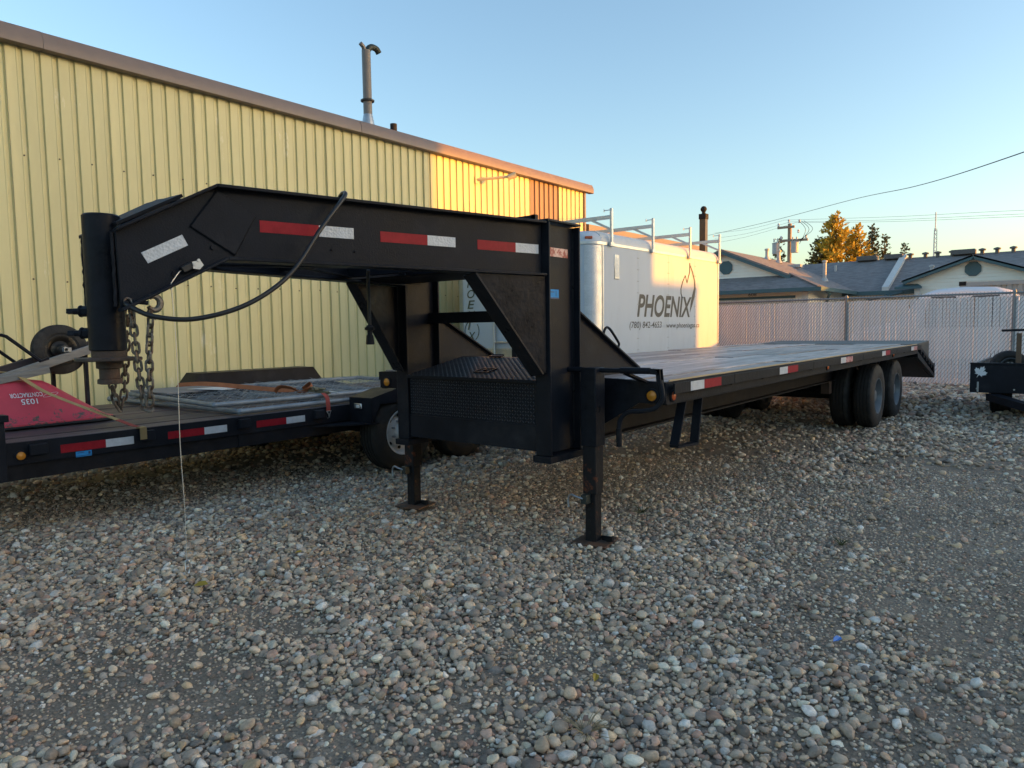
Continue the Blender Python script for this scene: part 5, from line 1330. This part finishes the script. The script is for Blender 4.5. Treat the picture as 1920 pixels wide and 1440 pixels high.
b = B(); b.tube([(-5.012, 3.745, 0.60), (-5.012, 3.79, 0.60), (-5.01, 3.775, 0.575), (-5.01, 3.768, 0.545), (-5.035, 3.768, 0.535)], 0.004, 6); b.tube([(-5.012, 3.745, 0.60), (-5.01, 3.762, 0.575), (-5.01, 3.768, 0.545)], 0.004, 6); b.build('wire_hook', ZINC, os_)

# ------------------------------------------------------------------ white cargo trailer
cg = empty('cargo_trailer', (-6.25, 10, 0), 'white enclosed cargo trailer with roof rack and black lettering', 'trailer')
CWH = mat('white_trailer_skin', (0.53, 0.585, 0.65), 0.6, spec=0.12, var=0.05, scale=1.5, col2=(0.45, 0.49, 0.53), mix_scale=1.6, mix_pos=0.66, mix_w=0.12, stretch=(1, 1, 0.25), bump=0.02, bscale=6)
def tread_alu():
    m = mat('bright_tread_plate', (0.58, 0.585, 0.585), 0.30, metal=0.85, var=0.15, scale=9)
    N, L = m.node_tree.nodes, m.node_tree.links; b = N['Principled BSDF']
    tc = N.new('ShaderNodeTexCoord'); outs = []
    for a in (45, -45):
        mp = N.new('ShaderNodeMapping'); mp.inputs['Rotation'].default_value = (0, R(a), R(a)); L.new(tc.outputs['Object'], mp.inputs['Vector'])
        w = N.new('ShaderNodeTexVoronoi'); w.inputs['Scale'].default_value = 42; w.inputs['Randomness'].default_value = 0.15
        mp.inputs['Scale'].default_value = (1, 1, 2.4) ; L.new(mp.outputs[0], w.inputs['Vector']); outs.append(w.outputs['Distance'])
    ad = N.new('ShaderNodeMath'); ad.operation = 'MINIMUM'; L.new(outs[0], ad.inputs[0]); L.new(outs[1], ad.inputs[1])
    bp = N.new('ShaderNodeBump'); bp.inputs['Strength'].default_value = 0.55; bp.inputs['Distance'].default_value = 0.008
    L.new(ad.outputs[0], bp.inputs['Height']); L.new(bp.outputs[0], b.inputs['Normal']); return m
TREAD = tread_alu()
GX0, GX1, GY0, GY1 = -7.50, -5.0, 8.0, 12.18
def fpoly(x0, x1, y0, y1, r, n=8):
    pts = [(x0, y1), (x1, y1)]
    for k in range(n): a = R(0 - 90*k/(n-1)); pts.append((x1 - r + r*math.cos(a), y0 + r + r*math.sin(a)))
    for k in range(n): a = R(-90 - 90*k/(n-1)); pts.append((x0 + r + r*math.cos(a), y0 + r + r*math.sin(a)))
    return pts
base = fpoly(GX0, GX1, GY0, GY1, 0.26)
b = B(); b.prism([(x, y, 0.45) for x, y in base], (0, 0, 1.94)); b.build('body_core', CWH, cg)
# side panels, each a sheet of its own with a seam
for k in range(4):
    y0 = GY0 + 0.27 + k*(GY1 - GY0 - 0.28)/4; y1 = y0 + (GY1 - GY0 - 0.28)/4
    b = B(); b.box(GX1 + 0.0005, GX1 + 0.004, y0 + 0.002, y1 - 0.002, 0.50, 2.375); b.build('side_panel', CWH, cg)
b = B()
for k in range(5):
    yy = GY0 + 0.27 + k*(GY1 - GY0 - 0.28)/4
    for dy in (-0.02, 0.02) if k not in (0, 4) else (0,):
        for i in range(11): b.lathe([(0.008, 0), (0.006, 0.003), (0, 0.004)], (GX1 + 0.004, yy + dy, 0.62 + i*0.165), (1, 0, 0), 6)
b.build('rivets', mat('grey_rivet', (0.35, 0.35, 0.35), 0.5), cg, kind='stuff')
arc = lambda r, z0, z1, x1=GX1, g=0.0: None
def corner_sheet(name, xr, sgn, z0, z1, off, m, a0=2, a1=88):
    b = B(); cx = xr - sgn*0.26; cy = GY0 + 0.26; n = 10; vs = []
    for k in range(n):
        a = R(a0 + (a1 - a0)*k/(n-1)); vs.append((cx + sgn*(0.26 + off)*math.cos(a), cy - (0.26 + off)*math.sin(a)))
    b.add([(x, y, z0) for x, y in vs] + [(x, y, z1) for x, y in vs] , [(k, k+1, n+k+1, n+k) for k in range(n-1)])
    return b.build(name, m, cg)
corner_sheet('corner_guard', GX1, 1, 0.55, 2.37, 0.004, TREAD, 0, 62)
corner_sheet('corner_guard', GX0, -1, 0.55, 2.37, 0.004, ALU, 0, 80)
B().box(GX0 + 0.10, GX1 - 0.24, GY0 - 0.006, GY0 - 0.001, 0.55, 0.975).build('stone_guard', TREAD, cg)
B().box(GX0 + 0.08, GX1 - 0.22, GY0 - 0.012, GY0 - 0.0012, 0.975, 1.0).build('guard_trim', ALU, cg)
for xx in (-6.65, -5.9): B().box(xx - 0.002, xx + 0.002, GY0 - 0.003, GY0 - 0.001, 1.0, 2.37).build('seam', mat('seam_grey', (0.4, 0.4, 0.39), 0.5), cg)
# roof with rounded eaves and trim rail
rf = []
for k in range(7): a = R(90*k/6); rf.append((GX1 - 0.16 + 0.16*math.cos(a), 2.42 + 0.16*math.sin(a)))
for k in range(7): a = R(90 + 90*k/6); rf.append((GX0 + 0.16 + 0.16*math.cos(a), 2.42 + 0.16*math.sin(a)))
b = B(); b.prism([(x, GY0 + 0.25, z) for x, z in rf], (0, GY1 - GY0 - 0.25, 0)); b.build('roof', mat('dull_white_roof', (0.60, 0.61, 0.61), 0.45, var=0.08), cg)
b = B(); rows = []
for z, ins in ((2.42, 0.0), (2.48, 0.012), (2.54, 0.06), (2.575, 0.13)): rows.append([(x, y, z) for x, y in fpoly(GX0 + ins, GX1 - ins, GY0 + ins, GY0 + 0.4, 0.26)[2:]])
n = len(rows[0]); b.add([p for r_ in rows for p in r_], [(i*n + k, i*n + k + 1, (i+1)*n + k + 1, (i+1)*n + k) for i in range(3) for k in range(n-1)] + [tuple(3*n + k for k in range(n))]); b.build('front_cap', CWH, cg)
b = B(); b.prism([(x, y, 2.385) for x, y in fpoly(GX0 - 0.008, GX1 + 0.010, GY0 - 0.010, GY1 + 0.01, 0.265)], (0, 0, 0.035)); b.build('top_trim', ALU, cg)
B().box(GX1 - 0.01, GX1 + 0.012, GY1 - 0.03, GY1 + 0.012, 0.48, 2.384).build('rear_trim', ALU, cg)
b = B(); b.box(GX1 + 0.002, GX1 + 0.012, GY0 + 0.255, GY0 + 0.28, 0.5, 2.384); b.build('corner_trim', ALU, cg)
def clamp_lamp(c, n, sz, m, nm):
    b = B(); b.cbox(c, sz); o = b.build(nm, ALU, cg, bevel=0.008)
    return o
o = clamp_lamp((GX1 + 0.006, 8.63, 2.11), 0, (0.018, 0.13, 0.34), ALU, 'window_frame'); b = B(); b.cbox((GX1 + 0.015, 8.63, 2.11), (0.006, 0.085, 0.27)); b.build('pane', CLEAR, o, bevel=0.003)
b = B(); b.cbox((GX1 - 0.10, GY0 + 0.085, 2.47), (0.10, 0.05, 0.035), Matrix.Rotation(R(35), 3, 'Z')); b.build('clearance_light', AMBERR, cg, bevel=0.008)
LET = mat('charcoal_lettering', (0.045, 0.048, 0.05), 0.5, var=0.1)
px = GX1 + 0.0045
text_mesh('PHOENIX', (px, 9.21, 1.425), (0, 1, 0), (0, 0, 1), 1.86, 0.335, LET, cg, 'lettering', shear=0.25, bold=0.025)
text_mesh('(780) 842-4653', (px, 8.99, 1.235), (0, 1, 0), (0, 0, 1), 1.0, 0.125, LET, cg, 'lettering', shear=0.15, bold=0.008)
text_mesh('www.phoenixgas.ca', (px, 10.15, 1.235), (0, 1, 0), (0, 0, 1), 1.23, 0.105, LET, cg, 'lettering', shear=0.15, bold=0.008)
b = B(); fr = [(10.99, 2.31), (11.12, 2.17), (11.21, 2.02), (11.225, 1.90), (11.18, 1.76), (11.09, 1.62), (11.0, 1.50), (11.03, 1.66), (11.09, 1.79), (11.165, 1.92), (11.155, 2.03), (11.08, 2.16), (11.0, 2.26)]
b.prism([(px + 0.002, y, z) for y, z in fr], (0.001, 0, 0)); b.tube([(px + 0.002, y, z) for y, z in ((10.99, 2.31), (10.985, 2.16), (10.885, 1.985), (10.82, 2.10), (10.72, 1.99), (10.66, 1.88), (10.665, 1.80), (10.71, 1.74))], 0.009, 4); b.build('flame_emblem', LET, cg)
SILV = mat('polished_letters', (0.16, 0.18, 0.15), 0.25, metal=0.5)
for i, ch in enumerate('PHOENIX'):
    z = 2.06 - i*0.157 - 0.0
    text_mesh(ch, (-7.19, GY0 - 0.004, z), (1, 0, 0), (0, 0, 1), 0.15 if ch != 'I' else 0.06, 0.125, SILV, cg, 'lettering', shear=0.2, bold=0.01, depth=0.004)
b = B()
for a0, a1 in ((100, 200), (-60, 40)): b.tube([(-7.11 + 0.14*math.cos(R(a0 + (a1 - a0)*k/9)), GY0 - 0.006, 1.26 + 0.15*math.sin(R(a0 + (a1 - a0)*k/9))) for k in range(10)], 0.006, 4)
b.build('round_emblem', SILV, cg)
# roof rack hoops
for yy in (8.45, 9.65, 10.94, 12.15):
    b = B(); x1 = GX1 + 0.02; b.box(x1, x1 + 0.03, yy - 0.022, yy + 0.022, 2.39, 2.88); b.box(GX0 - 0.05, GX0 - 0.02, yy - 0.022, yy + 0.022, 2.39, 2.88)
    b.box(GX0 - 0.02, x1, yy - 0.02, yy + 0.02, 2.74, 2.79)
    b.bar((x1 + 0.005, yy, 2.60), (x1 - 0.30, yy, 2.75), 0.03, 0.03); b.bar((GX0 - 0.025, yy, 2.60), (GX0 + 0.28, yy, 2.75), 0.03, 0.03)
    b.cyl((x1 - 0.10, yy, 2.86), (x1 + 0.005, yy, 2.86), 0.007, 6); b.cyl((x1 - 0.10, yy, 2.84), (x1 - 0.10, yy, 2.88), 0.007, 6); b.cbox((x1 + 0.012, yy, 2.40), (0.04, 0.09, 0.05))
    b.build('rack_hoop', ALU, cg, bevel=0.003)
# ladder frame and tongue jack at its nose
b = B(); b.cyl((-6.63, GY0 - 0.06, 0.6), (-6.63, GY0 - 0.06, 1.37), 0.020, 8); b.cyl((-6.18, GY0 - 0.06, 0.6), (-6.18, GY0 - 0.06, 1.37), 0.020, 8)
for z in (0.72, 1.09, 1.36): b.cyl((-6.63, GY0 - 0.06, z), (-6.18, GY0 - 0.06, z), 0.016, 8)
b.build('ladder_frame', ALU, cg)
b = B(); b.box(-6.0, -5.93, 7.55, 7.62, 0.2, 1.38); b.bar((-5.72, 7.6, 1.1), (-5.55, 7.6, 0.8), 0.05, 0.05); b.box(-5.93, -5.6, 7.56, 7.61, 1.06, 1.12); b.box(-5.93, -5.45, 7.56, 7.61, 0.82, 0.87); b.build('tongue_jack', BLK, cg)
b = B(); b.bar((-6.8, 8.1, 0.5), (-6.25, 6.6, 0.5), 0.08, 0.12); b.bar((-5.7, 8.1, 0.5), (-6.25, 6.6, 0.5), 0.08, 0.12); b.build('tongue', BLKD, cg)
b = B(); b.bar((-6.75, 7.55, 0.75), (-7.2, 7.4, 1.35), 0.04, 0.04); b.build('brace_bar', BLK, cg)
for yy in (10.0, 10.85):
    wheel('wheel', cg, (GX1 - 0.12, yy, 0.34), (1, 0, 0), 0.34, 0.21, RIMG, 0.19, dish=0.0); wheel('wheel', cg, (GX0 + 0.12, yy, 0.34), (-1, 0, 0), 0.34, 0.21, RIMG, 0.19, dish=0.0)

# flue pole behind the cargo trailer
fl = empty('ball_topped_pole', (-5.63, 13.0, 0), 'dark square pole with ball finial behind the white cargo trailer', 'pole')
BRZ = mat('bronze_pole', (0.075, 0.055, 0.035), 0.35, metal=0.4, var=0.15)
B().box(-5.69, -5.57, 12.94, 13.06, 0, 3.36).build('shaft', BRZ, fl, bevel=0.008)
b = B(); b.box(-5.70, -5.56, 12.93, 13.07, 3.30, 3.40); b.cyl((-5.63, 13, 3.40), (-5.63, 13, 3.44), 0.035, 12); b.lathe([(0.0, -0.06), (0.035, -0.05), (0.056, -0.02), (0.06, 0.0), (0.056, 0.02), (0.035, 0.05), (0, 0.06)], (-5.63, 13, 3.49), (0, 0, 1), 14); b.build('finial', DARK, fl, bevel=0.004)

# ------------------------------------------------------------------ small utility trailer at the right edge
ut = empty('utility_trailer', (-0.2, 12, 0), 'small black utility trailer with maple leaf sticker at the right edge', 'trailer')
B().box(-1.08, 0.62, 11.05, 11.10, 0.36, 0.725).build('front_board', BLK, ut, bevel=0.004)
b = B(); b.box(-1.08, -1.04, 11.1, 13.6, 0.36, 0.72); b.box(0.58, 0.62, 11.1, 13.6, 0.36, 0.72); b.box(-1.04, 0.58, 11.1, 13.6, 0.36, 0.40); b.build('box_sides', BLK, ut, bevel=0.004)
leaf = [(0, -0.06), (0.004, -0.028), (0.03, -0.034), (0.026, -0.024), (0.05, -0.004), (0.044, 0.0), (0.048, 0.018), (0.032, 0.014), (0.028, 0.022), (0.016, 0.010), (0.02, 0.042), (0.010, 0.036), (0, 0.056)]
leaf = leaf + [(-x, z) for x, z in reversed(leaf[1:-1])]
b = B(); rt_ = Matrix.Rotation(R(-28), 2)
b.prism([((-0.965 + (rt_ @ Vector((x*1.5, z*1.5))).x), 11.049, 0.632 + (rt_ @ Vector((x*1.5, z*1.5))).y) for x, z in leaf], (0, -0.0015, 0)); b.build('maple_leaf_sticker', WHITEF, ut)
wheel('wheel', ut, (-0.80, 12.0, 0.33), (-1, 0, 0), 0.33, 0.24, RIMG, 0.18, dish=0.0)
wheel('wheel', ut, (0.50, 12.0, 0.33), (1, 0, 0), 0.33, 0.24, RIMG, 0.18, dish=0.0)
B().cyl((-0.8, 12.0, 0.33), (0.5, 12.0, 0.33), 0.035, 10).build('axle', BLKD, ut)
b = B(); b.prism([(-0.9, 11.06, 0.35), (-0.75, 11.06, 0.35), (-0.15, 9.9, 0.28), (-0.22, 9.9, 0.28)], (0, 0, -0.09)); b.prism([(0.5, 11.06, 0.35), (0.35, 11.06, 0.35), (-0.15, 9.9, 0.28), (-0.08, 9.9, 0.28)], (0, 0, -0.09)); b.build('tongue', BLKD, ut)
wsp = empty('spare_wheel', (-0.7, 11.6, 0.64), 'black spare wheel standing inside the small utility trailer', 'wheel')
wheel('wheel', wsp, (-0.69, 11.5, 0.68), (0.25, -0.97, 0), 0.215, 0.21, RIMG, 0.12, dish=0.0)
b = B(); b.box(-0.60, -0.545, 11.12, 11.18, 0.40, 1.13); b.build('timber_post', mat('brown_timber', (0.12, 0.075, 0.045), 0.7, var=0.2), None, label='upright brown timber post inside the small utility trailer', cat='post', at=(-0.57, 11.15, 0.4))
b = B(); b.bar((-0.76, 11.13, 1.165), (0.2, 11.13, 1.19), 0.03, 0.03); b.bar((0.19, 11.13, 1.19), (0.19, 11.13, 0.72), 0.03, 0.03, upv=(0, 1, 0)); b.build('rack_bar', BLK, ut)
b = B(); b.box(-1.085, 0.625, 11.042, 11.108, 0.726, 0.75); b.build('top_rail', BLKD, ut, bevel=0.004)
b = B()
for bx_ in (-1.0, -0.6, -0.2, 0.2): b.cyl((bx_, 11.05, 0.41), (bx_, 11.042, 0.41), 0.011, 8)
b.build('bolts', GALV, ut)
b = B(); b.box(-0.78, -0.42, 11.35, 11.75, 0.42, 0.9)if False else b.box(-1.0, -0.98, 11.04, 11.049, 0.37, 0.50); b.build('scuff_strip', GALV, ut)

# ------------------------------------------------------------------ litter on the ground
LEAFY = mat('yellow_leaf', (0.42, 0.29, 0.035), 0.6, var=0.2, scale=30, transl=0.2)
def leafthing(label, x, y, s, rz, m, nm='fallen_leaf', cat='leaf', tilt=0.3):
    pts = [(-0.5, 0), (-0.2, 0.22), (0.2, 0.25), (0.5, 0.05), (0.25, -0.22), (-0.15, -0.2)]
    rm = Matrix.Rotation(rz, 3, 'Z') @ Matrix.Rotation(tilt, 3, 'X'); zz = float(gz(np.array([x]), np.array([y]))[0]) + 0.03
    b = B(); c = [Vector((x, y, zz)) + rm @ Vector((u*s, v*s, 0.16*s*abs(v)*4 + 0.1*s*u)) for u, v in pts]; mid = Vector((x, y, zz)) + rm @ Vector((0, 0, -0.01*s))
    b.add([mid] + c, [(0, 1 + i, 1 + (i + 1) % 6) for i in range(6)])
    for o_ in c: pass
    b.build(nm, m, None, label=label, cat=cat, at=(x, y, zz), sharp=20)
leafthing('yellow curled leaf on the gravel below the dangling cable clip', -3.42, 1.75, 0.085, 0.5, LEAFY)
leafthing('small yellow leaf on gravel at bottom centre right', -1.32, 2.12, 0.05, 2.0, LEAFY)
leafthing('faint yellow leaf on gravel left of centre', -3.45, 2.35, 0.04, 1.0, LEAFY)
leafthing('scrap of blue plastic lying on the gravel at lower right', -0.71, 2.97, 0.05, 1.2, mat('blue_scrap', (0.05, 0.22, 0.6), 0.5), 'plastic_scrap', 'litter')
STRAW = mat('dry_grass', (0.30, 0.23, 0.13), 0.8, var=0.2); GRASS = mat('green_weed', (0.07, 0.085, 0.03), 0.8, var=0.3)
def tuft(label, x, y, n, L, m, nm, spread=1.0, seed=1):
    rr = random.Random(seed); b = B(); z0 = float(gz(np.array([x]), np.array([y]))[0])
    for i in range(n):
        a = rr.uniform(0, 6.28); l = L*rr.uniform(0.5, 1.2); e = rr.uniform(0.25, 1.1)/spread
        d = Vector((math.cos(a), math.sin(a), 0)); p0 = Vector((x, y, z0 + 0.012)) + d*rr.uniform(0, 0.012)
        P = [p0, p0 + d*l*0.5*math.cos(e) + Vector((0, 0, l*0.55*math.sin(e))), p0 + d*l*math.cos(e*0.7) + Vector((0, 0, l*0.75*math.sin(e*0.8) + 0.01))]
        b.tube(P, [0.0016, 0.0013, 0.0004], 4, caps=False)
    b.build(nm, m, None, label=label, cat='grass', at=(x, y, z0))
tuft('dry straw grass tuft in the foreground gravel, bottom centre', -1.16, 1.80, 34, 0.10, STRAW, 'grass_tuft', 1.6, 1)
tuft('thin dead weed left of centre in the gravel', -2.35, 2.25, 14, 0.09, STRAW, 'grass_tuft', 0.9, 2)
tuft('small green weed near the right jack foot', -1.62, 3.05, 12, 0.06, GRASS, 'weed', 0.9, 3)
tuft('little green grass patch on the bare dirt at right', -1.02, 4.3, 30, 0.07, GRASS, 'weed', 1.0, 4)
tuft('green weed growing under the trailer behind the right jack', -2.3, 4.3, 22, 0.10, GRASS, 'weed', 0.8, 5)
